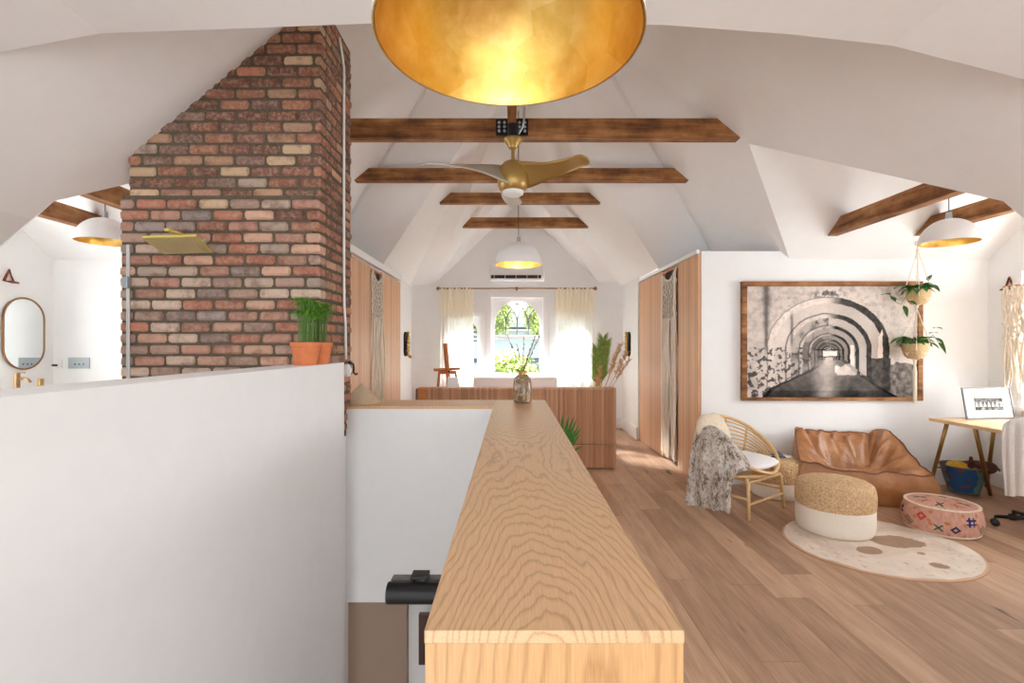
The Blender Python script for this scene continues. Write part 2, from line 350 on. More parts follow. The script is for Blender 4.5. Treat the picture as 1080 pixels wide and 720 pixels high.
# hip boards (flat white trim beside each hip)
for sx in (1, -1):
    mb = MB(); a = Vector((.1,3.76,Z(3.25))); b = Vector((2.85,6.63,Z(.956))); d = (b-a); nrm = Vector((0,-.8,-1)).normalized()
    inn = d.cross(nrm).normalized(); inn = -inn if inn.x > 0 else inn
    q = [a+inn*.025, b+inn*.025, b+inn*.20, a+inn*.20]; vs = q+[p+nrm*.03 for p in q]
    vs = [Vector((.1+sx*(p.x-.1), p.y, p.z)) for p in vs]
    mb.add(vs, [(0,1,2,3),(4,5,6,7),(0,1,5,4),(1,2,6,5),(2,3,7,6),(3,0,4,7)]); o = struct('trim_%d' % (1 if sx > 0 else 2), mb, 'trim_paint')
# walls
WB = [(-.365,.545,Z(-.56),Z(.83)), (-1.12,-.55,Z(-.56),Z(.50)), (.73,1.3,Z(-.56),Z(.50))]
wall('wall_back', 1, 8.6, 8.78, -1.9, 2.1, 0, Z(2.6), WB)
wall('wall_right', 0, 4.98, 5.14, 2.9, 5.3, 0, Z(1.8), [(3.15,4.80,Z(-.60),Z(.72))])
wall('wall_left', 0, -4.96, -4.80, 2.9, 5.3, 0, Z(1.8), [(3.05,4.35,Z(-.60),Z(.72))])
wall('wall_gallery', 1, 5.16, 5.30, 1.982, 5.1, 0, Z(.985))
wall('wall_bathroom', 1, 5.16, 5.30, -4.96, -1.737, 0, Z(.96))
wall('wall_bedroom_right', 0, 1.93, 2.05, 7.55, 8.7, 0, Z(1.12))
wall('wall_bedroom_left', 0, -1.87, -1.75, 7.52, 8.7, 0, Z(1.12))
mb = MB()
for s_ in (1, -1):
    X = lambda x: .1+s_*(x-.1)
    mb.add([(X(2.96),2.97,Z(.867)), (X(3.6),2.97,Z(.867)), (X(3.6),2.97,Z(.30))], [(0,1,2)])
    a_, b_ = sorted((X(3.6), X(5.0))); mb.box((a_,2.85,0), (b_,2.97,Z(.9)))
    a_, b_ = sorted((X(3.6), X(3.72))); mb.box((a_,-2.6,0), (b_,2.85,Z(1.1)))
struct('wall_knee', mb, 'plaster')
# closets as built-in walls: cores with the gallery side painted white
def closet(sx, xf, xb, y0, y1, ya, yb, side):
    T = Z(.98); a, b = sorted((xb, xb-sx*.05)); c, d = sorted((xf+sx*.037, xb-sx*.05)); mb = MB()
    mb.box((a,y0+.14,0), (b,y1,T)); struct('wall_closet_back_'+side, mb, 'plaster'); mb = MB()
    mb.box((c,y0+.14,T-.02), (d,y1,T)); struct('ceiling_closet_'+side, mb, 'plaster'); mb = MB()
    mb.box((c,y1-.05,0), (d,y1,T-.02)); struct('wall_closet_end_'+side, mb, 'plaster')
closet(1, 1.945, 2.86, 5.16, 7.55, 5.78, 6.36, 'right'); closet(-1, -1.70, -2.62, 5.16, 7.52, 5.93, 6.45, 'left')
mb = MB(); mb.box((-1.72,5.16,Z(.98)), (-1.68,7.52,Z(1.06))); struct('trim_3', mb, 'trim_paint')
mb = MB(); mb.box((1.93,5.16,Z(.96)), (1.965,7.55,Z(1.0))); struct('trim_4', mb, 'trim_paint')
def sliding(xf, sx, ya, yb, label, grp):
    mb = MB(); a, b = sorted((xf, xf+sx*.035)); mb.box((a,ya,.01), (b,yb,Z(.955)))
    return solid_top('closet_panel', mb, 'closet_wood', label, 'wardrobe door', grp, bevel=.003)
g = 'strip-faced oak closet panels'
sliding(1.945, 1, 5.165, 5.78, 'oak strip-faced closet panel right of the macrame, nearest the arch picture', g)
sliding(1.945, 1, 6.36, 7.545, 'long oak strip-faced panel on the far side of the right macrame', g)
sliding(-1.70, -1, 5.17, 5.93, 'oak strip-faced closet panel partly behind the brick chimney', g)
sliding(-1.70, -1, 6.45, 7.51, 'oak strip-faced panel left of the bedroom window wall, beyond left macrame', g)
for nm, a_, b_ in (('wall_bedroom_right_upper', 1.955, 2.06), ('wall_bedroom_left_upper', -1.86, -1.73)):
    mb = MB(); mb.box((a_,6.60,Z(.985)), (b_,7.56,Z(1.2))); struct(nm, mb, 'plaster')
# baseboards
def bb(name, lo, hi): mb = MB(); mb.box(lo, hi); struct(name, mb, 'trim_paint', bevel=.006)
bb('baseboard_gallery', (1.98,5.135,0), (4.98,5.16,.15)); bb('baseboard_right', (4.955,2.97,0), (4.98,5.135,.15))
bb('baseboard_bedroom_right', (1.905,7.56,0), (1.93,8.6,.19)); bb('baseboard_back', (-1.75,8.575,0), (1.905,8.6,.19)); bb('baseboard_bedroom_left', (-1.75,7.54,0), (-1.725,8.575,.19))
# stairwell: far wall, lower storey
wall('wall_stair', 1, 3.56, 3.60, -1.198, -.12, -.405, Z(-.459))
wall('wall_stair_left', 0, -1.30, -1.194, 3.231, 3.598, -3.0, 0.80)
mb = MB(); mb.box((-1.3,3.63,-3.0), (-.775,3.75,-.405)); struct('wall_lower', mb, 'warm_beige')
mb = MB(); mb.box((-.775,3.70,-3.0), (.4,3.85,-.405)); struct('wall_lower_return', mb, 'plaster')
mb = MB(); mb.box((-1.5,-2.6,-3.1), (.4,4.7,-3.0)); struct('floor_lower', mb, 'floor')
mb = MB(); mb.box((-.02,-2.6,-3.0), (.1,4.2,-.4)); struct('wall_lower_right', mb, 'plaster')
# guard wall under the counter, and the shower's knee wall
mb = MB(); mb.box((-.118,.80,0), (.245,3.94,Z(-.459))); mb.box((-1.175,3.622,0), (-.118,3.94,Z(-.459))); struct('wall_guard', mb, 'plaster')
mb = MB(); mb.box((-1.30,-2.6,0), (-1.10,3.065,Z(-.112))); mb.box((-1.17,3.065,0), (-1.10,3.23,Z(-.112))); mb.box((-1.17,-2.6,-3.0), (-1.10,3.23,0)); struct('wall_knee_shower', mb, 'plaster')
mb = MB(); T = Z(-.438); B = T-.020
t = thing('counter', 'long oak counter capping the white guard wall, near end facing the camera', 'counter', (.06,.757,0))
mb = MB(); mb.box((-.135,.757,B), (.265,3.96,T)); mb.build('countertop', 'oak_top', t, bevel=.0015)
mb = MB(); mb.box((-1.19,3.55,B), (-.136,3.96,T)); mb.build('ledge', 'oak_top', t, bevel=.0015)
mb = MB(); mb.box((-.134,.758,0), (.264,.798,B)); mb.build('end_panel', 'oak_front', t, bevel=.0015)
# ================================================================== CHIMNEY
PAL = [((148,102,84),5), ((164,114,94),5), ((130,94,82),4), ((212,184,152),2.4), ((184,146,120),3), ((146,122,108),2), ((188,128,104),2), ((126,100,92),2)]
PAL2 = [((186,140,124),4), ((176,148,136),3), ((206,184,168),3), ((152,134,128),2), ((168,154,152),1.2), ((186,126,106),3), ((172,156,144),2), ((210,168,146),2)]  # lower courses: faded brick plus brighter light there, both put into the colour
def pick(pal):
    r = random.random()*sum(w for _, w in pal)
    for c, w in pal:
        r -= w
        if r <= 0: break
    j = random.uniform(.9, 1.08); return srgb(*[min(255, v*j) for v in c])
def brick(mb, lo, hi):
    lo = Vector(lo); hi = Vector(hi); b = .011; c = (lo+hi)/2; h = (hi-lo)/2; j = Vector((random.uniform(-.002,.002), random.uniform(-.003,.003), random.uniform(-.0015,.0015)))
    vs = []
    for sx in (-1,1):
        for sy in (-1,1):
            for sz in (-1,1):
                q = Vector((sx*h.x, sy*h.y, sz*h.z)); e = [Vector((sx*b*random.uniform(.6,1.5),0,0)), Vector((0,sy*b*random.uniform(.6,1.2),0)), Vector((0,0,sz*b*random.uniform(.6,1.4)))]
                vs += [c+j+q-e[1]-e[2], c+j+q-e[0]-e[2], c+j+q-e[0]-e[1]]
    I = lambda sx, sy, sz, k: ((sx*2+sy)*2+sz)*3+k
    fs = []
    for k in range(3):
        for s_ in (0,1):
            a = [(0,0),(1,0),(1,1),(0,1)]
            f = [I(*(([s_]+list(p)) if k == 0 else ([p[0],s_,p[1]] if k == 1 else [p[0],p[1],s_])), k) for p in a]; fs.append(tuple(f))
    for k in range(3):                     # edges along axis k
        o1, o2 = [x for x in (0,1,2) if x != k]
        for a in (0,1):
            for b2 in (0,1):
                p = [0,0,0]; p[o1] = a; p[o2] = b2; q0 = list(p); q0[k] = 0; q1 = list(p); q1[k] = 1
                fs.append((I(*q0,o1), I(*q1,o1), I(*q1,o2), I(*q0,o2)))
    for sx in (0,1):
        for sy in (0,1):
            for sz in (0,1): fs.append((I(sx,sy,sz,0), I(sx,sy,sz,1), I(sx,sy,sz,2)))
    mb.add(vs, fs)
cx0, cx1, cy0, cy1 = -2.395, -1.19, 3.07, 3.66
t = thing('brick_chimney', 'tall reclaimed red brick chimney behind the white knee wall', 'chimney', (-1.8,3.36,0))
mb = MB(); P = .0695; step_z = Z(.93)
mm = MB(); mm.prism([(cx0+.008,0),(cx1-.008,0),(cx1-.008,Z(3.167+.833*cx1)+.04),(cx0+.008,Z(3.167+.833*cx0)+.04)], 1, cy0+.012, cy1-.008); mm.box((cx0-.027,cy0-.008,0), (cx0+.2,cy1-.1,step_z)); mm.box((cx0-.027,cy0-.006,0), (cx1-.05,cy0+.05,step_z)); mm.build('mortar', 'mortar', t)
row = 0; z = .005
while z < 3.75:
    low = z+P/2 < step_z; x0 = cx0-(.035 if low else 0); yf = cy0-(.02 if low else 0); x1 = cx1
    L = .1935; st = x0-(L/2 if row % 2 else 0)+random.uniform(-.01,.01)
    if z > .8:
        x = st
        while x < x1-.02:
            a = max(x, x0); b = min(x+L-.015, x1)
            if x1-b < .05: b = x1
            if b-a > .03 and z < Z(3.167+.833*b)+.06:
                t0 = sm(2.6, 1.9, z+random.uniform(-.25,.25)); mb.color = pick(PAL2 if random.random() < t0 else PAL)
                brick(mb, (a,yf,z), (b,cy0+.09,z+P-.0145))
            if b == x1: break
            x += L
    y = cy0+.103-(L/2 if row % 2 else 0)+random.uniform(-.01,.01)
    while y < cy1-.03:
        a = max(y, cy0+.103); b = min(y+L-.015, cy1)
        if b-a > .03 and z > .8:
            mb.color = pick(PAL[:3]+PAL[4:7])
            if z < Z(3.167+.833*cx1)+.02: brick(mb, (cx1-.09,a,z), (cx1,b,z+P-.0145))
            mb.color = pick(PAL)
            if z < Z(3.167+.833*cx0)+.02: brick(mb, (x0,a,z), (x0+.09,b,z+P-.0145))
        y += L
    z += P; row += 1
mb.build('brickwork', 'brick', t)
# conduit, dial and hook on the chimney's side
mb = MB(); mb.tube([W(361,y,3.457) for y in (42,120,220,330)]+[W(361.5,350,3.457)+Vector((.004,.03,0)), W(363,372,3.47)+Vector((.004,0,0)), W(363,379,3.47)+Vector((.004,0,-.05))], .0085, 8)
for p in mb.v: p.x = max(p.x, -1.186)
for p in mb.v: p.x = p.x
mb = MB(); pts = [Vector((-1.178,3.457+dy,z)) for z, dy in ((3.55,-.09),(3.45,-.03),(3.38,0),(2.7,0),(1.95,0),(1.72,.005),(1.60,.03),(1.35,.04))]
mb.tube(pts, .009, 8); solid_top('conduit_pipe', mb, 'white_plastic', 'thin white pipe running down the right side of the brick chimney', 'pipe', smooth=True)
t = thing('wall_dial', 'round white wall dial low on the chimney side above the oak ledge', 'thermostat', (-1.175,3.50,1.26))
RY = Matrix.Rotation(pi/2, 3, 'Y')
mb = MB(); mb.lathe([(0,0),(.047,0),(.047,.018),(.042,.026),(0,.028)], (-1.188,3.52,1.27), 24, RY); db = mb.build('dial_body', 'white_plastic', t, smooth=True, auto=True)
mb = MB(); mb.lathe([(.0,.026),(.026,.028),(.026,.034),(0,.036)], (-1.188,3.52,1.27), 20, RY); mb.build('dial_knob', 'white_plastic', db, smooth=True, auto=True)
mb = MB(); mb.box((-1.19,3.60,1.235), (-1.18,3.64,1.335)); mb.tube([(-1.18,3.62,1.32),(-1.165,3.62,1.31),(-1.162,3.62,1.27),(-1.165,3.62,1.25),(-1.145,3.62,1.235),(-1.135,3.62,1.245)], .007, 8)
solid_top('wall_hook', mb, 'black_metal', 'small black double hook on the brick beside the white dial', 'hook')
# ================================================================== BEAMS
def beam(ax, c1, c2, y0, y1, z0, h, s1, s2, label, grp, mitre=True):
    """timber along axis ax from c1 to c2 at z0; ends mitred by the roof pitch s1, s2"""
    mb = MB(); q = [(c1,z0), (c2,z0), (c2-h/s2 if mitre else c2, z0+h), (c1+h/s1 if mitre else c1, z0+h)]
    if ax == 0: mb.prism([(p[0],p[1]) for p in q], 1, y0, y1)
    else: mb.prism([(p[0],p[1]) for p in q], 0, y0, y1)
    t_ = .016; 
    return mb
G1 = 'rough-sawn tie beams across the main roof'
for (xl, xr, Y, z, h, sl, lab) in ((-1.80,2.0,4.13,1.738,.165,.833,'nearest rough tie beam, carrying the black bolted plate behind the gold dome lamp'),
                               (-1.80,2.0,5.26,1.76,.132,.833,'second tie beam from the camera, passing right behind the fan blades'),
                               (-.965,1.14,6.14,1.775,.127,.885,'third tie beam, shorter, at the start of the bedroom vault'),
                               (-.965,1.155,7.27,1.745,.142,.885,'farthest and shortest tie beam, above the hanging white dome lamp')):
    m = beam(0, xl, xr, Y, Y+.10, Z(z), h, sl, sl, '', '')
    e = MB(); 
    o = solid_top('tie_beam', m, 'beam_x', lab, 'beam', G1, bevel=.004)
G2 = 'beams running front to back in the cross gables'
for X, lab in ((3.135,'left one of the two slanting-looking beams above the arch picture'), (4.0,'beam above the white dome lamp near the macrame hanging'),
               (-2.79*1.09,'left cross-gable beam nearer the brick chimney'), (-3.6*1.085,'leftmost beam high above the oval mirror')):
    m = beam(1, 3.33, 4.905, X, X+.10 if X > 0 else X-.10, Z(1.085), .150, .71, .757, '', '')
    solid_top('gable_beam', m, 'beam_y', lab, 'beam', G2, bevel=.004)
mb = MB(); mb.box((-.035,2.25,Z(1.755)), (.035,4.095,Z(1.755)+.14)); solid_top('centre_beam', mb, 'beam_y', 'narrow lengthwise beam meeting the nearest tie beam above the fan', 'beam', bevel=.003)
pls = []; t = thing('bolted_plate', 'black steel plate with pale bolts joining the beams above the fan', 'bracket', (0,4.12,Z(1.73)))
mb = MB()
for sx in (-1, 1):
    a, b = sorted((sx*.036, sx*.135)); mb = MB(); mb.box((a,4.116,Z(1.752)), (b,4.129,Z(1.752)+.135)); pls.append(mb.build('plate', 'black_metal', t, bevel=.002))
mb = MB()
for sx in (-1, 1):
    for ix in (.062, .107):
        for iz in (.035, .07, .105):
            mb = MB(); mb.lathe([(0,.014),(.010,.012),(.0125,.006),(.0125,0)], (sx*ix,4.115,Z(1.752)+iz), 10, Matrix.Rotation(pi/2, 3, 'X')); mb.build('bolt_head', 'steel', pls[-1 if sx > 0 else 0], smooth=True)
# ================================================================== FAN
t = thing('ceiling_fan', 'gold three-bladed ceiling fan with a round light, hanging under the beams', 'fan', (0,3.95,Z(1.3)))
cx, cy = 0.008, 3.93
mb = MB(); mb.lathe([(0,1.754),(.045,1.754),(.045,1.665),(.05,1.66),(.05,1.648)], (cx,cy,H0), 24); mb.build('junction_box', 'black_iron', t, smooth=True, auto=True)
mb = MB(); mb.lathe([(.0,1.650),(.072,1.645),(.075,1.632),(.040,1.585),(.034,1.57),(.0,1.568)], (cx,cy,H0), 28); mb.build('canopy', 'tan_metal', t, smooth=True, auto=True)
mb = MB(); mb.lathe([(.014,1.575),(.014,1.46)], (cx,cy,H0), 12); mb.build('downrod', 'tan_metal', t, smooth=True)
mb = MB(); mb.lathe([(0,1.478),(.03,1.472),(.075,1.45),(.11,1.41),(.125,1.35),(.122,1.28),(.105,1.235),(.09,1.225),(0,1.222)], (cx,cy,H0), 36); hub = mb.build('motor_housing', 'tan_metal', t, smooth=True)
mb = MB(); mb.lathe([(.085,1.226),(.083,1.205),(.06,1.192),(0,1.188)], (cx,cy,H0), 28); mb.build('light', 'diffuser', hub, smooth=True)
def blade(ang, Lb, pitch0, pitch1, droop, mat):
    A = radians(ang); d = Vector((cos(A), sin(A), 0)); w = Vector((-sin(A), cos(A), 0)); c0 = Vector((cx, cy, Z(1.345)))
    def ctr(u):
        wd = lerp(.115, .072, sm(0, .5, u)) if u < .5 else lerp(.072, .062, (u-.5)*2)
        if u > .93: wd *= sqrt(max(.12, 1-((u-.93)/.075)**2))
        return wd
    def fn(u, v):
        s_ = .02+u*Lb; th = lerp(pitch0, pitch1, sm(0, .9, u)); c = c0 + d*s_ + Vector((0,0,droop*u*u)); q = (v-.5)*2
        off = w*cos(th)*q*ctr(u) + Vector((0,0,1))*sin(th)*q*ctr(u) + w*.05*sin(pi*min(1,u*1.1)); return c+off
    mb = MB(); mb.grid(fn, 28, 6); o = mb.build('blade', mat, t, smooth=True); md = o.modifiers.new('th', 'SOLIDIFY'); md.thickness = .009; md.offset = 0; return o
for an_, L_, m_ in ((207, .74, 'pale_metal'), (-38, .66, 'tan_metal'), (88, .74, 'pale_metal')): blade(an_, L_, radians(-55), radians(-17), -.02, m_)  # gold blades; white reflection put into the colour of two as pale metal
mb = MB(); mb.tube([(.098,2.25,Z(1.80)),(.098,3.3,Z(1.80)),(.095,3.9,Z(1.79)),(.085,3.93,Z(1.74)),(.055,3.93,Z(1.69)),(.03,3.93,Z(1.67))], .0085, 8)
solid_top('fan_conduit', mb, 'steel', 'thin grey flexible cable sleeve curving down to the fan mount', 'conduit', smooth=True)
# ================================================================== DOME LAMPS
def dome_lamp(x, y, zr, R_, ztop, label, bulb_w):
    t = thing('pendant_lamp', label, 'lamp', (x,y,Z(zr)), 'white dome pendant lamps with gold leaf inside')
    prof = [(R_*cos(a), R_*.98*sin(a)) for a in [i*pi/2/18 for i in range(18)]]+[(.02, R_*.98)]
    mb = MB(); mb.lathe(prof, (x,y,Z(zr)), 72); mb.build('shade', 'dome_white', t, smooth=True)
    mb = MB(); mb.lathe([((R_-.004)*cos(a)*.995, (R_-.004)*.97*sin(a)+.0005) for a in [i*pi/2/24 for i in range(24)]]+[(.0,(R_-.004)*.97)], (x,y,Z(zr)), 72); mb.lathe([(R_,0),(R_-.004,0)], (x,y,Z(zr)), 72); mb.build('shade_lining', 'gold_leaf', t, smooth=True)
    mb = MB(); mb.lathe([(0,R_+.05),(.02,R_+.048),(.024,R_+.0),(.024,R_*.98-.03),(0,R_*.98-.03)], (x,y,Z(zr)), 20); mb.build('socket_cap', 'steel', t, smooth=True, auto=True)
    mb = MB(); mb.tube([(x,y,Z(zr)+R_+.045),(x,y,Z(ztop))], .0035, 6); mb.build('cord', 'black_iron', t)
    mb = MB(); mb.superball((x,y,Z(zr)+R_*.74), (.035,.035,.045), 2, 2, 16, 10); mb.build('bulb', 'bulb_glass', t, smooth=True)
    l = bpy.data.lights.new('bulb_light', 'POINT'); l.energy = bulb_w; l.color = (1,.94,.84); l.shadow_soft_size = .04; lo = bpy.data.objects.new('bulb_light', l); COL.objects.link(lo); lo.location = (0,0,R_*.52); lo.parent = t
dome_lamp(-.006, 1.042, .641, .28, 1.357, 'huge-looking gold-lined dome lamp at the top, nearest the camera', .9)
dome_lamp(.073, 5.55, .905, .262, 2.64, 'small white dome lamp hanging in the middle before the bedroom window', 10)
dome_lamp(3.65, 4.12, .856, .205, 1.66, 'white dome lamp with gold inside, above right beside the hanging plants', .6)
dome_lamp(-3.40, 4.12, .862, .205, 1.66, 'white dome lamp at left, half behind the brick chimney', .6)
# ================================================================== BATHROOM SIDE
t = thing('glass_screen', 'clear shower glass panel left of the chimney with a thin metal edge', 'shower screen', (-2.395,2,1))
mb = MB(); mb.box((-2.372,.4,.02), (-2.364,3.036,Z(.62))); mb.build('glass_pane', 'glass', t)
mb = MB(); mb.box((-2.376,3.036,.02), (-2.360,3.047,Z(.62))); mb.build('edge_channel', 'white_plastic', t)
mb = MB(); mb.box((-2.385,3.01,Z(.35)), (-2.350,3.048,Z(.42))); mb.build('hinge', 'steel', t, bevel=.003)
t = thing('shower_head', 'square brass rain shower head fixed to the brick chimney', 'shower', (-1.88,2.85,Z(.6)))
ps = [W(150,251,2.70), W(207,249.5,2.72), W(224,266,2.99), W(173.5,268,2.98)]; nr = (ps[1]-ps[0]).cross(ps[3]-ps[0]).normalized(); nr = nr if nr.z > 0 else -nr
mb = MB(); vs = ps+[p+nr*.014 for p in ps]; mb.add(vs, [(0,1,2,3),(4,5,6,7),(0,1,5,4),(1,2,6,5),(2,3,7,6),(3,0,4,7)]); rp = mb.build('rain_plate', 'shower_brass', t, bevel=.003)
mb = MB(); c4 = lambda u, v: (ps[0]*(1-u)+ps[1]*u)*(1-v)+(ps[3]*(1-u)+ps[2]*u)*v
for i in range(16):
    for j in range(16): mb.superball(c4(.05+.9*i/15, .05+.9*j/15)-nr*.001, (.0055,.0055,.003), 2, 2, 6, 4)
o = mb.build('nozzles', 'pale_metal', rp); o['kind'] = 'stuff'
pc = c4(.5,.5)+nr*.014; a0 = Vector((pc.x, 2.74, pc.z+.052))
mb = MB(); mb.box((a0.x-.014,2.74,a0.z-.006), (a0.x+.014,3.06,a0.z+.010)); mb.build('arm', 'shower_brass', t, bevel=.002)
mb = MB(); mb.tube([pc, (pc.x,pc.y,a0.z)], .009, 10); mb.build('joint', 'shower_brass', t)
mb = MB(); mb.lathe([(0,0),(.03,0),(.03,-.012),(0,-.012)], (a0.x,3.052,a0.z), 20, Matrix.Rotation(pi/2, 3, 'X')); mb.build('wall_flange', 'steel', t)
def pill(mb, cy, cz, w, h, x0, x1, hole=0):
    n = 20; loop = []; r = w/2
    for i in range(n+1): a = pi*i/n; loop.append((r*cos(a), h/2-r+r*sin(a)))
    for i in range(n+1): a = pi+pi*i/n; loop.append((r*cos(a), -(h/2-r)+r*sin(a)))
    if not hole: mb.prism([(cy+u, cz+v) for u, v in loop], 0, x0, x1)
    else: mb.tube([((x0+x1)/2, cy+u, cz+v) for u, v in loop], hole, 8, closed=True)
t = thing('oval_mirror', 'pill-shaped mirror with slim brass frame on the bathroom wall', 'mirror', (-4.79,4.83,1.3))
mb = MB(); pill(mb, 4.84, Z(.114), .40, .69, -4.798, -4.785); mb.build('mirror_glass', 'mirror_glass', t)
mb = MB(); pill(mb, 4.84, Z(.114), .405, .695, -4.80, -4.775, .010); mb.build('mirror_frame', 'gold_rod', t, smooth=True)
vz = Z(-.50); mb = MB()
t = thing('vanity', 'white bathroom vanity mostly hidden behind the knee wall under the oval mirror', 'vanity', (-4.55,4.6,0))
mb.box((-4.79,4.1,.12), (-4.32,5.13,vz-.04)); mb.build('cabinet', 'trim_paint', t, bevel=.003)
mb = MB(); mb.box((-4.795,4.08,vz-.04), (-4.30,5.14,vz)); mb.build('vanity_top', 'canvas_white', t, bevel=.004)
mb = MB(); mb.box((-4.76,4.13,0), (-4.36,5.1,.12)); mb.build('plinth', 'trim_paint', t)
t = thing('basin_faucet', 'tall brass basin faucet standing below the oval mirror', 'faucet', (-4.62,4.6,vz))
fx = W(18,395,4.60).x; mb = MB(); mb.lathe([(.022,0),(.022,Z(-.262)-vz),(0,Z(-.262)-vz)], (fx,4.6,vz), 16, capb=True); mb.build('body', 'gold_rod', t, smooth=True, auto=True)
q = W(30,399.5,4.6).z; mb = MB(); mb.tube([(fx,4.6,q),(fx+.07,4.6,q+.004),(fx+.10,4.6,q-.004),(fx+.125,4.6,q-.03)], .0115, 10); mb.build('spout', 'gold_rod', t, smooth=True)
mb = MB(); mb.tube([(fx,4.6,Z(-.258)),(fx+.075,4.6,Z(-.256))], .005, 8); mb.build('lever', 'gold_rod', t)
mb = MB(); c_ = W(43,403,4.75); mb.lathe([(0,0),(.022,0),(.024,.065),(0,.065)], (c_.x,4.75,c_.z-.03), 16); mb.lathe([(.028,0),(.028,c_.z-.03-vz)], (c_.x,4.75,vz), 14, capb=True, capt=True)
solid_top('candle_jar', mb, 'tan_metal', 'tiny amber candle jar right of the basin faucet', 'candle')
mb = MB(); a = W(72,377,5.15); b = W(94,388.5,5.15); t = thing('flush_plate', 'brushed steel plate with three buttons on the far bathroom wall', 'wall plate', ((a.x+b.x)/2,5.15,b.z))
mb.box((a.x,5.146,b.z), (b.x,5.16,a.z)); fp = mb.build('plate', 'steel', t, bevel=.002)
for i in range(3):
    mb = MB(); mb.lathe([(0,.006),(.007,.005),(.007,0)], (lerp(a.x,b.x,.35+.2*i),5.146,lerp(a.z,b.z,.6)), 10, Matrix.Rotation(pi/2, 3, 'X')); mb.build('button', 'black_iron', fp)
mb = MB(); a = W(60,379,5.15); b = W(65,388,5.15); mb.box((a.x,5.147,b.z), (b.x,5.16,a.z)); t = thing('wall_outlet', 'white outlet with a small dark plug left of the steel plate', 'outlet', ((a.x+b.x)/2,5.15,b.z)); mb.build('cover', 'white_plastic', t, bevel=.002)
mb = MB(); mb.box((a.x-.03,5.12,b.z+.02), (a.x+.012,5.147,b.z+.04)); mb.build('plug', 'black_rubber', t, bevel=.004)
def strap(x, y, z, sx, label):
    mb = MB(); mb.tube([(x,y,z+.06),(x-sx*.004,y-.05,z-.05),(x-sx*.055,y-.03,z-.06),(x-sx*.055,y+.03,z-.06),(x-sx*.004,y+.04,z-.05)], .009, 6, closed=True, flat=1.6)
    solid_top('leather_loop', mb, 'leather_strap', label, 'hook', 'brown leather loops on the walls', smooth=True)
strap(4.975, 4.93, Z(.62), 1, 'brown leather loop on the right wall beside the macrame'); strap(-4.795, 4.70, Z(.66), -1, 'brown leather loop at the left edge above the oval mirror')
# ================================================================== BACK WALL
def rod_window():
    pass
def casing(mb, x0, x1, z0, z1, w, y0, y1, sill=True):
    mb.box((x0-w,y0,z0-w*.6), (x0,y1,z1+w)); mb.box((x1,y0,z0-w*.6), (x1+w,y1,z1+w)); mb.box((x0,y0,z1), (x1,y1,z1+w))
    if sill: mb.box((x0-w-.02,y0-.04,z0-.05), (x1+w+.02,y1,z0))
def arch_window(x0, x1, z0, z1, zm, name, gothic):
    mb = MB(); casing(mb, x0, x1, z0, z1, .08, 8.575, 8.60)
    t = struct(name, mb, 'trim_paint', bevel=.004)
    mb = MB(); s_ = .062
    # lower sash
    mb.box((x0,8.63,z0), (x0+s_,8.67,zm)); mb.box((x1-s_,8.63,z0), (x1,8.67,zm)); mb.box((x0+s_,8.63,z0), (x1-s_,8.67,z0+.07)); mb.box((x0+s_,8.63,zm-.05), (x1-s_,8.67,zm)); mb.build('lower_sash', 'trim_paint', t)
    mb = MB(); gx0, gx1 = x0+s_, x1-s_; gc = (gx0+gx1)/2; gr = (gx1-gx0)/2; spring = z1-.05-gr*1.05; n = 24
    mb.box((x0,8.67,zm-.05), (x0+s_,8.71,z1)); mb.box((x1-s_,8.67,zm-.05), (x1,8.71,z1)); mb.box((gx0,8.67,zm-.05), (gx1,8.71,zm+.01))
    arc = [(gc-gr*cos(pi*i/n), spring+gr*1.05*sin(pi*i/n)) for i in range(n+1)]
    for (a, b) in zip(arc, arc[1:]): mb.prism([(a[0],a[1]), (b[0],b[1]), (b[0],z1), (a[0],z1)], 1, 8.67, 8.71)
    mb.build('upper_sash', 'trim_paint', t)
    mb = MB()
    if gothic:
        xs = [lerp(gx0, gx1, f) for f in (.25,.5,.75)]
        inside = lambda x, z: z < spring or ((x-gc)/gr)**2+((z-spring)/(gr*1.05))**2 < 1
        wv = (gx1-gx0)/4
        for x in xs: mb.tube([(x,8.69,zm), (x,8.69,spring+.02)], .011, 6)
        for x in [gx0]+xs+[gx1]:
            for sg in (-1, 1):
                pts = []
                for i in range(15):
                    a = i/14*1.15; R2 = wv*2.0; px = x+sg*R2*(1-cos(a)); pz = spring+.02+R2*sin(a)
                    if not (gx0 <= px <= gx1) or not inside(px, pz): break
                    pts.append((px,8.69,pz))
                if len(pts) > 1: mb.tube(pts, .011, 6)
    else:
        cell = (gx1-gx0)
        for i in range(5):
            zz = lerp(zm+.02, z1-.1, i/4)
            if i < 4: mb.tube([(gx0,8.69,zz),(gc,8.69,zz+(z1-zm)/8),(gx1,8.69,zz)], .009, 6); mb.tube([(gx0,8.69,zz),(gc,8.69,zz-(z1-zm)/8+.03),(gx1,8.69,zz)], .009, 6)
    mb.build('tracery', 'siding_dark' if not gothic else 'frame_grey', t)
    mb = MB(); mb.box((x0+.01,8.655,z0), (x1-.01,8.659,zm)); mb.box((x0+.01,8.688,zm), (x1-.01,8.692,z1)); mb.build('pane', 'glass', t)
    mb = MB()
    for q in (.2,.8): mb.box((lerp(x0,x1,q)-.035,8.60,z0+.012), (lerp(x0,x1,q)+.035,8.63,z0+.03))
    mb.build('sash_lift', 'brass', t)
    return t
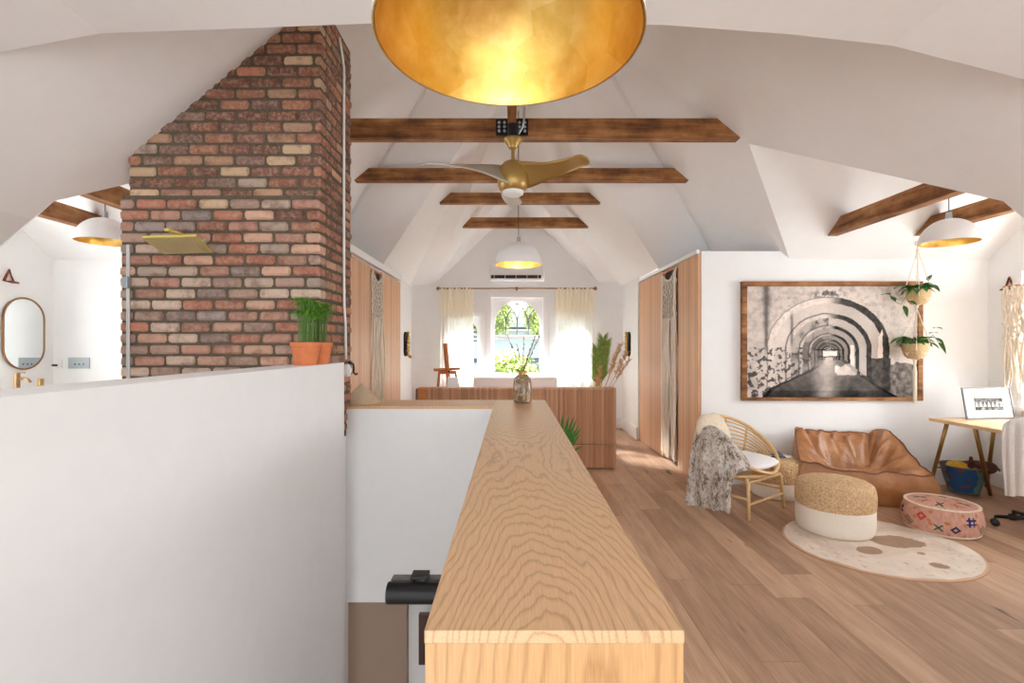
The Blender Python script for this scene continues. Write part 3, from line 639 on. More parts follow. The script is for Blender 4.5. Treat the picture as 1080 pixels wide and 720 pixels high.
# opening of the middle window is 520..570 px wide glass: build inside the wall opening
arch_window(-.365, .545, Z(-.56), Z(.83), Z(.165), 'window_1', True)
arch_window(-1.12, -.55, Z(-.56), Z(.50), Z(.05), 'window_2', False); arch_window(.73, 1.3, Z(-.56), Z(.50), Z(.05), 'window_3', False)
def side_window(name, x, xo, y0, y1, z0, z1):
    mb = MB(); a, b = sorted((x, x-xo*.02))
    mb.box((a,y0-.09,z0-.09), (b,y0,z1+.09)); mb.box((a,y1,z0-.09), (b,y1+.09,z1+.09)); mb.box((a,y0,z1), (b,y1,z1+.09)); c, d = sorted((x+.02*xo, x-xo*.07)); mb.box((c,y0-.1,z0-.035), (d,y1+.1,z0))
    t = struct(name, mb, 'trim_paint', bevel=.003); mb = MB(); c, d = sorted((x+.05*xo, x+.09*xo))
    for yy in (y0, (y0+y1)/2-.03, y1-.06): mb.box((c,yy,z0), (d,yy+.06,z1))
    for zz in (z0, (z0+z1)/2, z1-.06): mb.box((c,y0,zz), (d,y1,zz+.06))
    mb.build('sash', 'trim_paint', t); mb = MB(); mb.box((x+.068*xo-.002,y0,z0), (x+.068*xo+.002,y1,z1)); mb.build('pane', 'glass', t)
side_window('window_4', 4.98, 1, 3.15, 4.80, Z(-.60), Z(.72)); side_window('window_5', -4.80, -1, 3.05, 4.35, Z(-.60), Z(.72))
# curtains
def curtain(x0, x1, label):
    t = thing('curtain', label, 'curtain', ((x0+x1)/2,8.5,.1), 'two-tier sheer curtains of the bedroom window')
    ph = random.random()*6
    def f(dy, amp, za_, zb_, flare=0):
        def fn(u, v):
            x = lerp(x0, x1, u)+flare*(u-.5)*(v); y = 8.47+dy+amp*(.4+.6*v)*sin(u*26+ph+.7*sin(v*3))+.01*sin(u*60); return Vector((x, y, lerp(za_, zb_, v)+(.012*sin(u*40) if zb_ > 1 else 0)))
        return fn
    mb = MB(); mb.grid(f(.025, .03, Z(.955), .06, .03), 70, 14); mb.build('sheer_panel', 'sheer', t, smooth=True)
    mb = MB(); mb.grid(f(-.02, .018, Z(.985), Z(.60)), 70, 6); mb.build('valance', 'cream_cloth', t, smooth=True)
    mb = MB()
    for i in range(46):
        x = lerp(x0+.01, x1-.01, i/45); l_ = .05+.10*abs(sin(i*pi/7.5)); mb.tube([(x,8.45,Z(.60)), (x+random.uniform(-.006,.006),8.45,Z(.60)-l_)], .0035, 4)
    o = mb.build('fringe', 'cream_cloth', t); o['kind'] = 'stuff'
curtain(W(464,0,8.47).x, W(499,0,8.47).x, 'cream and sheer white curtain left of the arched window behind the easel'); curtain(W(586,0,8.47).x, W(627,0,8.47).x, 'cream and sheer white curtain right of the arched window')
t = thing('curtain_rod', 'slim brass curtain rod above the arched window', 'curtain rod', (.07,8.46,Z(.975)))
mb = MB(); mb.tube([(-1.27,8.46,Z(.975)), (1.43,8.46,Z(.975))], .011, 10); rd = mb.build('rod', 'gold_rod', t, smooth=True)
for x in (-1.27, 1.43): mb = MB(); mb.superball((x,8.46,Z(.975)), (.032,.032,.032), 2, 2, 14, 10); mb.build('finial', 'gold_rod', rd, smooth=True)
mb = MB(); mb.box((.07,8.45,Z(.96)), (.09,8.6,Z(.975))); mb.box((.06,8.45,Z(.94)), (.10,8.475,Z(1.0))); mb.build('bracket', 'gold_rod', t)
# split unit
t = thing('split_air_conditioner', 'white wall air conditioner with dark slot, above the curtain rod', 'air conditioner', (.09,8.5,Z(1.11)))
a = W(516,0,8.4); b = W(574.5,0,8.4); mb = MB(); mb.box((a.x,8.40,Z(1.10)), (b.x,8.598,Z(1.40))); hs = mb.build('housing', 'white_plastic', t, bevel=.025, seg=4)
mb = MB(); mb.box((a.x+.03,8.393,Z(1.14)), (b.x-.06,8.42,Z(1.195))); mb.build('air_outlet', 'black_iron', t)
for i in range(5): mb = MB(); x = lerp(a.x+.08, b.x-.12, i/4); mb.box((x,8.388,Z(1.14)), (x+.008,8.40,Z(1.195))); mb.build('louvre', 'white_plastic', hs)
mb = MB(); mb.lathe([(0,.006),(.022,.005),(.022,0)], (b.x-.035,8.40,Z(1.165)), 14, Matrix.Rotation(pi/2, 3, 'X')); mb.build('sensor', 'white_plastic', t)
mb = MB(); a = W(504,309,8.59); b = W(508,316,8.59); mb.box((a.x,8.585,b.z), (b.x,8.6,a.z)); solid_top('wall_sensor', mb, 'white_plastic', 'tiny white sensor on the wall beside the arched window', 'sensor', bevel=.003)
# window bench
t = thing('window_bench', 'low white rounded bench under the arched window behind the slatted unit', 'bench', (.05,8.2,0))
a = W(499,0,8.0).x; b = W(588,0,8.0).x
mb = MB(); mb.box((a,8.0,.30), (b,8.12,Z(-.505))); mb.build('backrest', 'cotton_white', t, bevel=.05, seg=5)
mb = MB(); mb.box((a,8.12,.28), (b,8.5,.45)); mb.build('seat', 'cotton_white', t, bevel=.04, seg=4)
for x, y in ((a+.08,8.06), (b-.08,8.06), (a+.08,8.42), (b-.08,8.42)): mb = MB(); mb.tube([(x,y,.33),(x,y,0)], [.022,.015], 8); mb.build('leg', 'easel_wood', t)
# sconces
for x, sx, Y, lab in ((-1.75,-1,8.05,'oval black and brass wall sconce on the left bedroom wall'), (1.93,1,8.1,'oval black and brass wall sconce on the right bedroom wall')):
    t = thing('wall_sconce', lab, 'sconce', (x,Y,Z(.02)), 'black and brass bedroom sconces'); 
    mb = MB(); a_, b_ = sorted((x, x-sx*.03)); pill(mb, Y, Z(.02), .19, .40, a_, b_); mb.build('backplate', 'black_metal', t)
    mb = MB()
    for i in range(7):
        z = Z(.02)-.17+i*.057; mb.superball((x-sx*.055,Y,z), (.022,.07*sin(pi*(i+1)/8)+.02,.034), 2, 2, 12, 8)
    mb.build('shade', 'brass', t, smooth=True)
    mb = MB(); mb.tube([(x-sx*.03,Y,Z(-.14)), (x-sx*.08,Y,Z(-.17)), (x-sx*.10,Y,Z(-.20))], .009, 8); mb.superball((x-sx*.09,Y-.01,Z(-.185)), (.028,.028,.028), 2, 2, 10, 8); mb.build('switch', 'brass', t, smooth=True)
# easel
t = thing('easel', 'wooden painting easel before the left curtain', 'easel', (-1.03,7.6,0))
YE = 7.5; e = lambda x, y, Y=YE: W(x, y, Y)
mb = MB(); mb.tube([e(469.5,362), e(475,425)], [.035,.035], 4); mb.build('mast', 'easel_wood', t)
mb = MB(); mb.tube([e(457.5,390), e(485.5,388.5)], .022, 4); mb.build('canvas_tray', 'easel_wood', t)
mb = MB(); mb.tube([e(463,392.5), e(481,392.5)], .026, 4); mb.build('crossbar', 'easel_wood', t)
for (x1_, x2_, Y2) in ((463.5,457,7.5), (480,494,7.5), (472,474,8.1)):
    p = e(x1_,391); q = W(x2_, 364+H0*F/Y2, Y2); mb = MB(); mb.tube([p, (q.x,q.y,0.0)], .02, 4); mb.build('leg', 'easel_wood', t)
mb = MB(); mb.tube([e(474,391.5)+Vector((0,-.05,0)), e(474,391.5)], .014, 10); mb.build('knob', 'black_metal', t)
# slatted headboard unit
t = thing('slatted_headboard', 'wide slatted oak headboard standing between the counter and the bedroom', 'headboard', (.05,5.9,0))
x0, x1, Y0, T2 = -1.128, 1.216, 5.755, Z(-.4976)
mb = MB(); n = 78; xs0, xs1 = x0+.13, x1-.03
def scal(zA, zB, mbx):
    poly = []
    for i in range(n):
        xa = lerp(xs0, xs1, i/n); w_ = (xs1-xs0)/n
        for j in range(4): poly.append((xa+w_*j/4, Y0+.012-.010*sin(pi*j/4)))
    poly += [(xs1,Y0+.012), (xs1,Y0+.05), (xs0,Y0+.05)]
    mbx.prism(poly, 2, zA, zB)
scal(.30, T2-.03, mb); mb.build('upper_slats', 'tambour', t)
mb = MB(); scal(.02, .292, mb); mb.build('lower_slats', 'tambour', t)
mb = MB(); mb.box((x0+.13,Y0-.004,T2-.03), (x1,Y0+.16,T2)); mb.build('top_rail', 'dark_wood' if False else 'tambour', t, bevel=.004)
mb = MB(); mb.box((x1-.03,Y0-.004,0), (x1,Y0+.16,T2-.03)); mb.build('side_panel', 'tambour', t, bevel=.004)
mb = MB(); mb.box((x0+.02,Y0,0), (x0+.13,Y0+.16,T2)); mb.build('corner_panel', 'easel_wood', t, bevel=.012, seg=4)
mb = MB(); mb.box((x0,Y0+.012,0), (x0+.02,Y0+.16,T2-.01)); mb.build('edge_trim', 'frame_grey', t, bevel=.008, seg=3)
mb = MB(); mb.box((x0+.13,Y0+.05,.02), (x1-.03,Y0+.15,T2-.03)); mb.build('core', 'tambour', t)
a = W(472,0,5.82); b = W(483,0,5.82); mb = MB(); mb.box((a.x,5.785,T2), (b.x,5.89,T2+.118)); solid_top('white_cube', mb, 'dome_white', 'small white cube ornament on top of the slatted headboard before the easel', 'ornament', bevel=.004)
# bed behind the headboard: only its mattress edge could be seen from aside
t = thing('bed', 'low bed with white bedding behind the slatted headboard', 'bed', (.05,6.9,0))
mb = MB(); mb.box((-.85,5.93,.0), (.95,7.3,.30)); mb.build('base', 'easel_wood', t, bevel=.01)
mb = MB(); mb.box((-.83,5.93,.30), (.93,7.28,.56)); mb.build('mattress', 'cotton_white', t, bevel=.05, seg=4)
# ================================================================== PLANTS
def leaf(mb, base, d, L, wd, fold=.25, curl=.3, n=5, up=Vector((0,0,1)), tip=1.0):
    d = Vector(d).normalized(); s_ = d.cross(up); s_ = s_.normalized() if s_.length > 1e-4 else Vector((1,0,0)); nrm = s_.cross(d)
    vs = []
    for i in range(n+1):
        u = i/n; wv = wd*(sin(pi*min(1, u**.75*.98+.02)))**tip*(1-.2*u); c = Vector(base)+d*L*u-Vector((0,0,1))*curl*L*u*u
        vs += [c-s_*wv+nrm*fold*wv, c, c+s_*wv+nrm*fold*wv]
    fs = []
    for i in range(n): b = i*3; fs += [(b,b+1,b+4,b+3), (b+1,b+2,b+5,b+4)]
    mb.add(vs, fs)
# pots of grass-like papyrus on the knee wall
for k_, (x, y, r, lab, hh) in enumerate(((-1.172,2.80,.083,'terracotta pot of feathery green grass on the white knee wall, left one', .31), (-1.160,2.968,.080,'second terracotta grass pot, partly behind the first beside the chimney', .29))):
    z0 = Z(-.112); t = thing('potted_grass', lab, 'potted plant', (x,y,z0), 'terracotta pots of green grass')
    rr_ = r-(0 if k_ == 0 else .004)
    mb = MB(); mb.lathe([(0,0),(.72*rr_,0),(.93*rr_,.105),(1.0*rr_,.107),(1.0*rr_,.128),(.92*rr_,.130),(.90*rr_,.118),(0,.112)], (x,y,z0), 36); mb.build('pot', 'terracotta', t, smooth=True, auto=True)
    mb = MB(); mt = MB()
    for i in range(46):
        a = random.random()*2*pi; q = random.random()**.5*.04; h = random.uniform(.6,1)*hh*.85; tp_ = Vector((x+cos(a)*(q+.022*random.random()), y+sin(a)*(q+.02*random.random()), z0+.115+h))
        mb.tube([(x+cos(a)*q,y+sin(a)*q,z0+.11), tp_], [.0022,.0014], 4)
        for j in range(16):
            b = random.random()*2*pi; leaf(mt, tp_, (cos(b),sin(b),random.uniform(-.15,.75)), random.uniform(.04,.075), .003, .2, .45, 4)
    for i in range(26):
        a = random.random()*2*pi; leaf(mt, (x+cos(a)*.05, y+sin(a)*.05, z0+.125), (cos(a),sin(a),.25), random.uniform(.03,.055), .0015, .2, .4, 3)
    mb.build('stems', 'stem', t); mt.build('foliage', 'leaf_light', t)
# vase on the counter
t = thing('vase', 'mottled brown ceramic vase with bare catkin twigs at the counter far end', 'vase', (.080,3.74,T))
vx, vy = .080, 3.76; mb = MB(); R9 = .0715
prof = [(0,0),(.78,0),(.90,.02),(.96,.08),(1,.30),(.99,.60),(.90,.76),(.70,.87),(.45,.925)]
mb.lathe([(r*R9, z*.235) for r, z in prof], (vx,vy,T), 40); mb.build('body', 'glaze', t, smooth=True)
mb = MB(); mb.lathe([(.44*R9,.215),(.42*R9,.232),(.47*R9,.240),(.40*R9,.240),(.38*R9,.215)], (vx,vy,T), 28); mb.build('neck_rim', 'brass', t, smooth=True)
mb = MB()
for (px, py, dy) in ((535,353,.02), (552.5,355,0), (566,351,.03), (569,354,-.03), (562,360,.05), (545,362,-.04)):
    a = Vector((vx,vy,T+.22)); b = W(px,py,vy+dy); pts = [a.lerp(b,i/6)+Vector((.004*sin(i*2+px),.0,.0)) for i in range(7)]; mb.tube(pts, [.0025]*7, 5)
    for i in range(11):
        u = random.uniform(.25,1); p = a.lerp(b,u); mb.superball(p+Vector((random.uniform(-.006,.006),0,0)), (.0035,.0035,.0085), 2, 2, 6, 5)
mb.build('catkin_twigs', 'twig', t)
mb = MB()
for i in range(26): a = random.random()*6.3; leaf(mb, (vx,vy,T+.235), (cos(a),sin(a),.6), random.uniform(.02,.045), .004, .2, .4, 3)
mb.build('small_leaves', 'paper', t)
# cone on the ledge
mb = MB(); cc = W(380,0,3.78); mb.lathe([(.153,0),(.150,.006),(.0,.150)], (cc.x+.012,3.775,T), 48, capb=True)
solid_top('cone_lampshade', mb, 'cone_shade', 'wide beige cone standing on the oak ledge by the chimney', 'cone')
# potted dracaena behind the counter
t = thing('potted_dracaena', 'green strap-leaved plant between the counter and slatted headboard', 'potted plant', (.46,5.0,0))
mb = MB(); mb.lathe([(0,0),(.11,0),(.14,.24),(.125,.24),(.12,.21),(0,.21)], (.42,5.0,0), 28); mb.build('pot', 'terracotta', t, smooth=True, auto=True)
mb = MB()
for (bx, by, tx, ty, w_) in ((591,470,594,434,.014), (594,468,601,437,.014), (596,468,607,437,.013), (598,470,613,449,.013), (600,470,615,452,.012), (598,468,610,441,.011), (589,472,586,440,.012), (601,474,614,458,.011), (600,478,617,474,.009)):
    a = W(bx,by,5.0); b = W(tx,ty,4.98); d = b-a; leaf(mb, a, d+Vector((0,0,.06)), d.length*1.06, w_*1.35, .3, .08, 6, up=Vector((0,1,.1)))
mb.build('leaves', 'leaf', t); mb = MB(); mb.tube([(.42,5.0,.2), (.47,5.0,.42)], .018, 8); mb.build('trunk', 'bark', t)
# palm and dried grasses in a floor vase
t = thing('floor_vase', 'tall vase of green palm fronds and dried pampas behind the slatted headboard', 'vase', (1.3,7.4,0))
px_, py_ = 1.28, 7.4
mb = MB(); mb.lathe([(0,0),(.11,0),(.15,.2),(.13,.42),(.07,.5),(.075,.53),(.06,.53),(.055,.48),(0,.3)], (px_,py_,0), 28); mb.build('body', 'canvas_white', t, smooth=True)
mb = MB()
for (tx, ty, top) in ((636,357,1), (640,362,1), (630,368,1)):
    b = W(tx,ty,py_); a = Vector((px_,py_,.5)); mb.tube([a, a.lerp(b,.6)+Vector((.01,0,0)), b], .007, 5)
    for i in range(26):
        u = .40+.60*i/25; p = a.lerp(b,u)
        for sg in (-1,1): leaf(mb, p, (sg*.62, random.uniform(-.4,.4), 1.0), .22*(1-.35*u)+.03, .012, .2, .25, 4, up=Vector((0,1,.3)))
mb.build('palm_fronds', 'palm_leaf', t)
mb = MB()
for (tx, ty) in ((655,364), (662,372), (664,380), (651,372), (630,398), (633,388)):
    b = W(tx,ty,py_-.05); a = Vector((px_,py_,.5)); mb.tube([a, b], .004, 4)
    for i in range(40):
        u = .60+.40*i/39; p = a.lerp(b,u); leaf(mb, p, (random.uniform(-.8,.8), random.uniform(-.4,.4), 1), .10, .008, .1, .3, 3, up=Vector((0,1,.3)))
mb.build('dried_grass', 'dried', t)
# ================================================================== MACRAME IN THE CLOSET OPENINGS
def macrame(xf, ya, yb, sx, label):
    x = xf-sx*.015; t = thing('macrame_curtain', label, 'macrame', (x,(ya+yb)/2,.03), 'macrame curtains in the closet openings'); zt = Z(.93)
    mb = MB(); mb.tube([(x+sx*.03,ya+.0,zt+.0), (x+sx*.03,yb-.0,zt+.0)], .012, 8); mb.build('dowel', 'easel_wood', t)
    mb = MB(); n = 13; w_ = (yb-ya-.03)
    # diamond net, a scooped top edge
    def P(i, j):
        u = i/n; zc = zt-.02-.13*sin(pi*u)*.9 ; return Vector((x+.006*sin(i*3+j), ya+.015+w_*u, lerp(zc, zt-.62-.0*u, j/9)))
    for j in range(9):
        for i in range(n):
            if (i+j) % 2 == 0: mb.tube([P(i,j), P(i+1,j+1)], .0065, 5)
            else: mb.tube([P(i+1,j), P(i,j+1)], .0065, 5)
    for j in range(0,10):
        for i in range((j) % 2, n+1, 2): mb.superball(P(i,j), (.010,.012,.012), 2, 2, 6, 5)
    mb.tube([P(i,0) for i in range(n+1)], .012, 6); mb.build('knotted_net', 'macrame', t)
    mb = MB()
    for i in range(44):
        u = (i+.5)/44; y = ya+.012+w_*u; ph = random.random()*6; xx = x+random.uniform(-.02,.02); zb = random.uniform(.05,.14)+.0; 
        mb.tube([(xx+.01*sin(ph+k2*.9), y+.010*sin(ph*2+k2*.7), lerp(zt-.60, zb, k2/10)) for k2 in range(11)], [.0085*random.uniform(.7,1.2)]*11, 5)
    for k2, (u0, u1) in enumerate(((.02,.10), (.90,.98))):
        for i in range(5):
            y = ya+.01+w_*lerp(u0,u1,i/4); mb.tube([(x-.01,y+.004*sin(q),lerp(zt-.05,.1,q/8)) for q in range(9)], .009, 5)
    o = mb.build('fringe', 'macrame', t); o['kind'] = 'stuff'
macrame(1.945, 5.78, 6.36, 1, 'cream macrame curtain hanging between the right-hand oak closet panels'); macrame(-1.70, 5.93, 6.45, -1, 'cream macrame curtain between oak panels left, right of chimney')
# macrame hanging at the right wall window
t = thing('macrame_hanging', 'cream knotted macrame hanging at the right edge, on a leather loop', 'macrame', (4.9,4.6,Z(-.45)))
mb = MB(); mb.tube([(4.93,4.94,Z(.58)), (4.93,4.0,Z(.58))], .013, 8); mb.build('dowel', 'easel_wood', t)
mb = MB()
for i in range(60):
    y = 4.92-.85*i/59; u = i/59; L_ = .72+.36*abs(sin(u*9.2+2.2))*.8+random.uniform(-.03,.03)+ (.16 if i < 10 else 0); ph = random.random()*6
    mb.tube([(4.925+.012*sin(ph+k2)-.02*(i % 2), y+.014*sin(ph*1.7+k2*.8), Z(.575)-L_*k2/12) for k2 in range(13)], [.010]*12+[.004], 5)
o = mb.build('fringe', 'macrame', t); o['kind'] = 'stuff'
mb = MB()
for j in range(8):
    for i in range(24):
        y = 4.92-.85*i/24; y2 = 4.92-.85*(i+1)/24; za_, zb_ = Z(.57)-.07*j, Z(.57)-.07*(j+1)
        mb.tube([(4.905,y,za_ if (i+j) % 2 else zb_), (4.905,y2,zb_ if (i+j) % 2 else za_)], .008, 5)
        if (i+j) % 2: mb.superball((4.9,y,za_), (.014,.016,.016), 2, 2, 6, 5)
mb.build('knotted_net', 'macrame', t)
# ================================================================== ARCH PICTURE (a printed photograph of a vaulted passage)
def arch_print(u, v):
    """grey of the printed photograph; u to the right, v up, both 0..1; aspect 1.5"""
    X, Y = u*1.5, v; vx_, vy_ = .735, .385; wn = noise.noise_vector(Vector((X*18,Y*18,1))); X += .005*wn.x; Y = max(0.0, Y+.005*wn.y)
    n1 = noise.fractal(Vector((X*5,Y*5,3)), 1, 2, 5)*.5+.5; n2 = noise.fractal(Vector((X*22,Y*22,9)), 1, 2, 4)*.5+.5; n3 = noise.fractal(Vector((X*60,Y*60,5)), 1, 2, 3)*.5+.5
    def inarch(cx_, cy_, w_, hb): # hb = springing height, semicircle top
        dx = abs(X-cx_)
        if dx > w_: return False
        return Y < hb or (dx/w_)**2+((Y-hb)/(w_*.86))**2 < 1
    g = .80+.10*n1
    # left reveal, shaded soffit right
    g -= .07*sm(.40,.75,n2)*sm(.1,.9,Y)+.08*sm(.5,.7,n1)
    arches = []; cx_, w_, hb = .72, .54, .44
    for k2 in range(9):
        arches.append((cx_, w_, hb)); cx_ = lerp(cx_, vx_, .30); w_ *= .70; hb = lerp(hb, vy_+.01, .25)
    depth = -1
    for k2, (a, b, c) in enumerate(arches):
        if inarch(a, 0, b, c): depth = k2
    if depth >= 0:
        a, b, c = arches[depth]; inner = inarch(a, 0, b*.88, c); left = X < a
        base = [.84,.80,.74,.66,.58,.55,.62,.74,.9][depth]
        if not inner: g = base*lerp(1.06, .42, sm(-.05,.30,(X-a)/b+.12*(n1-.5)))+.16*(n2-.5)
        else: g = base+.10*(n1-.5)
        if inner: g *= lerp(1, .92, sm(-.2,.3,(X-a)/b))
        if inner and left and depth >= 1: g *= (.93-.22*sm(.45,.62,n1))
    if depth >= 0:
        for (a, b, c) in arches[:7]:
            if Y > c: rr_ = sqrt(((X-a)/b)**2+((Y-c)/(b*.86))**2)
            else: rr_ = abs(X-a)/b
            g *= 1-.38*exp(-((rr_-1)/(.016/sqrt(b*2)))**2)*sm(.2,-.1,(X-a)/b)
    g = (g-.5)*1.18+.47
    # openings in the right-hand wall
    if 1.16 < X < 1.20 and .27 < Y < .62-(1.20-X)*2: g = .97
    if .915 < X < .94+.02 and .24 < Y < .47 and X-.915 < .035: g = .93
    if 1.06 < X < 1.27 and Y < .34+.02*n2 : g = min(g, .24+.25*n2)
    if X >= 1.27 and Y < .26+.1*n1: g = min(g, .30+.4*n2)
    # far light and gate
    if abs(X-vx_) < .06 and abs(Y-.392) < .022: g = .97
    if abs(Y-.365) < .004 and abs(X-vx_) < .11: g = .2
    if abs(Y-.425) < .004 and abs(X-vx_) < .13: g = .15
    # floor wedge
    lx = lerp(.14, vx_-.10, sm(0,1,Y/.335)) if Y < .335 else 9; rx = lerp(1.36, vx_+.14, (Y/.335)**.8) if Y < .335 else -9
    if Y < .335 and X > lx*1.0 and X < rx:
        q = exp(-((X-.70)/.10)**2)*.35; g = .30+.22*Y/.335+q+.22*(n1-.5)+.12*(n2-.5)+ (.3 if Y > .2 and X > .78 and n1 > .5 else 0)
        if X < lx+.05 or X > rx-.05: g -= .12
        if Y < .06: g -= .08
    # flaking plaster low on the left wall
    if X < lerp(.12,.62, min(1, Y/.33)) and Y < .45:
        g = lerp(g, .22+.25*n3, sm(.52,.62,n2*.7+n3*.3+.10*(1-Y/.45)-.04)*.9)
        g -= .10*(n1)*(1-Y/.45)
    q_ = exp(-((X-.72)/.13)**4)*exp(-((Y-.94+.9*(X-.74)**2)/.032)**2); g = lerp(g, .25+.3*n3, q_*sm(.42,.55,n2)*.9)
    if abs(X-.70-.1*(Y)) < .16 and .60 < Y < .70 and X < .72: g -= .25*sm(.5,.7,n2)
    if Y > .36: g *= 1-.42*exp(-((X-.175)/(.012+.02*sm(.36,1,Y)))**2)*sm(.36,.5,Y)
    if .44 < Y < .80: g *= 1-.38*exp(-((X-.40)/.012)**2)*sm(.44,.52,Y)*sm(.80,.70,Y)
    g = min(1, max(.05, g*(.97+.08*(n3-.5)))); g = max(0,(g-.5)*1.12+.5)
    return srgb(240*g, 226*g, 216*g)
t = thing('framed_arch_photo', 'large wood-framed sepia photograph of a vaulted arch passage on the white wall', 'framed picture', (3.33,5.14,.87))
fx0, fx1, fz0, fz1 = W(783,0,5.11).x, W(973.5,0,5.11).x, W(0,422.5,5.11).z, W(0,296.5,5.11).z; fw = .05
mb = MB(); mb.grid(lambda u, v: Vector((lerp(fx0+fw, fx1-fw, u), 5.128, lerp(fz0+fw*.7, fz1-fw, v))), 330, 214, colfn=arch_print); mb.build('print', 'print', t)
mb = MB(); mb.box((fx0,5.105,fz0), (fx0+fw,5.159,fz1)); mb.box((fx1-fw,5.105,fz0), (fx1,5.159,fz1)); mb.box((fx0+fw,5.105,fz1-fw), (fx1-fw,5.159,fz1)); mb.box((fx0+fw,5.105,fz0), (fx1-fw,5.159,fz0+fw*.7)); mb.build('frame', 'beam_x', t, bevel=.004)
# ================================================================== HANGING PLANTS
hx, hy = 4.085, 4.95
def pothos(mb, c, R_, n, seed):
    random.seed(seed)
    for i in range(n):
        a = random.random()*2*pi; q = R_*random.uniform(.3,1.0); el = random.uniform(-.1,.8); b = Vector((c.x+cos(a)*q, c.y+sin(a)*q*.8, c.z+random.uniform(0,.05)))
        leaf(mb, b, (cos(a),sin(a)*.8,el), random.uniform(.06,.12), random.uniform(.028,.042), .3, .5, 5)
for (bx, by, bw, yb_, lab, vine) in ((968,306,21,321,'upper woven basket with trailing pothos in a macrame hanger', 1), (965,362,23,378,'lower woven basket with trailing pothos in the macrame hanger', 2)):
    c = W(bx, by, hy); r = bw/2/F*hy; h = (yb_-by)/F*hy; t = thing('hanging_pothos', lab, 'hanging plant', (c.x,hy,c.z-h), 'two pothos baskets hanging one above the other')
    mb = MB(); mb.lathe([(0,0),(.55*r,0),(.80*r,.2*h),(.97*r,.6*h),(1.02*r,h),(.95*r,h),(.9*r,.85*h),(0,.85*h)], (c.x,hy,c.z-h), 28); mb.build('basket', 'basket', t, smooth=True, auto=True)
    mb = MB(); pothos(mb, c+Vector((0,0,.0)), r, 64, vine)
    if vine == 1:
        pts = [c+Vector((-.08,-.05,.02)), W(956,312,hy-.1), W(950,321,hy-.12), W(944,318,hy-.12), W(939,311,hy-.12)]
        mb.tube(pts, .003, 5)
        for p, d in ((pts[4],(-1,0,.35)), (pts[3],(-.6,0,1)), (W(939,310,hy-.12),(-.6,0,.1)), (W(943,305,hy-.12),(1,0,.8)), (W(957,317,hy-.11),(1,.0,-.2)), (W(953,322,hy-.1),(.4,0,-1)), (W(982,300,hy-.05),(1,0,-.5)), (W(979,296,hy-.05),(.4,0,1))): leaf(mb, p, d, .10, .036, .2, .3, 5)
    else:
        for p, d in ((W(952,358,hy-.08),(-1,0,.2)), (W(949,356,hy-.08),(-1,0,-.3)), (W(980,352,hy-.08),(1,0,.5)), (W(986,356,hy-.05),(1,0,-.4)), (W(990,361,hy-.05),(.8,0,-.8)), (W(984,346,hy-.05),(1,0,.3))): leaf(mb, p, d, .105, .032, .2, .4, 5)
        mb.tube([c+Vector((.1,-.03,.03)), W(984,353,hy-.05), W(990,361,hy-.05), W(993,367,hy-.05)], .0025, 5)
    mb.build('leaves', 'leaf', t)
random.seed(11)
t = thing('macrame_plant_hanger', 'white knotted cord hanger holding the two pothos baskets', 'plant hanger', (hx,hy,Z(-.45)))
topp = Vector((W(968,262,hy).x, 4.96, Z(1.035))); ring = W(968,264,hy); c1 = W(968,306,hy); b1 = W(967,323,hy); c2 = W(965,362,hy); b2 = W(965,381,hy)
mb = MB(); rr1, rr2 = 10.5/F*hy+.006, 11.5/F*hy+.006
mb.tube([topp, ring], .005, 6)
for k2 in range(4):
    a = pi/4+k2*pi/2+.2
    for (cc_, r_, up_, dn_, h_) in ((c1, rr1, ring, b1, .15), (c2, rr2, b1+Vector((0,0,-.02)), b2, .155)):
        e1 = cc_+Vector((cos(a)*r_, sin(a)*r_, .0)); m1_ = cc_+Vector((cos(a)*r_*.93, sin(a)*r_*.93, -h_*.45)); mb.tube([up_, up_.lerp(e1,.6), e1, m1_], .0042, 5)
        for s_ in (-1,1):
            a2 = a+s_*pi/4; mb.tube([m1_+Vector((0,0,h_*.35)), cc_+Vector((cos(a2)*r_*.86, sin(a2)*r_*.86, -h_*.72)), dn_], .0038, 5)
        mb.superball(up_.lerp(e1,.75), (.008,.008,.012), 2, 2, 6, 5)
for i in range(12): a = i*.52; mb.tube([b2, b2+Vector((.014*cos(a),.014*sin(a),-.10)), b2+Vector((.012*cos(a),.012*sin(a),-.34-.04*(i % 3)))], .0045, 5)
for p in (ring, b1, b2): mb.superball(p, (.015,.015,.022), 2, 2, 8, 6)
mb.build('cords', 'macrame', t)
mb = MB(); mb.tube([topp+Vector((.02*cos(a),0,.02*sin(a)-.012)) for a in [i*pi/4 for i in range(8)]], .004, 5, closed=True); mb.build('hook', 'steel', t)
# ================================================================== RUG, POUFS, BEAN BAG
RC = Vector((2.643,3.575,0)); RX, RY_ = .613, .565
def rugcol(u, v):
    a = 2*pi*u; r = v; x = r*cos(a); y = r*sin(a)
    n_ = noise.fractal(Vector((x*5,y*5,1)), 1, 2, 4); base = [230,216,202]
    if r > .975: base = [214,176,146]
    if abs(x-.02) < .75 and y > -.35+.1*sin(5*x): base = [222,206,190]
    def blob(cx_, cy_, a_, b_, rot=0): dx, dy = x-cx_, y-cy_; X = dx*cos(rot)+dy*sin(rot); Y = -dx*sin(rot)+dy*cos(rot); return (X/a_)**2+(Y/b_)**2 < 1+.35*n_
    if blob(.284,.058,.30,.20,-.1) or blob(-.22,-.205,.14,.12,.2) or blob(.23,-.65,.09,.08): base = [170,140,118]
    if blob(.30,-.30,.04,.04) or blob(.18,.46,.12,.05): base = [186,158,134]
    if r < .93 and r > .55 and noise.noise(Vector((x*22,y*22,4))) > .48: base = [204,180,158]
    k2 = 1+.05*n_; return srgb(*[min(255,c*k2) for c in base])
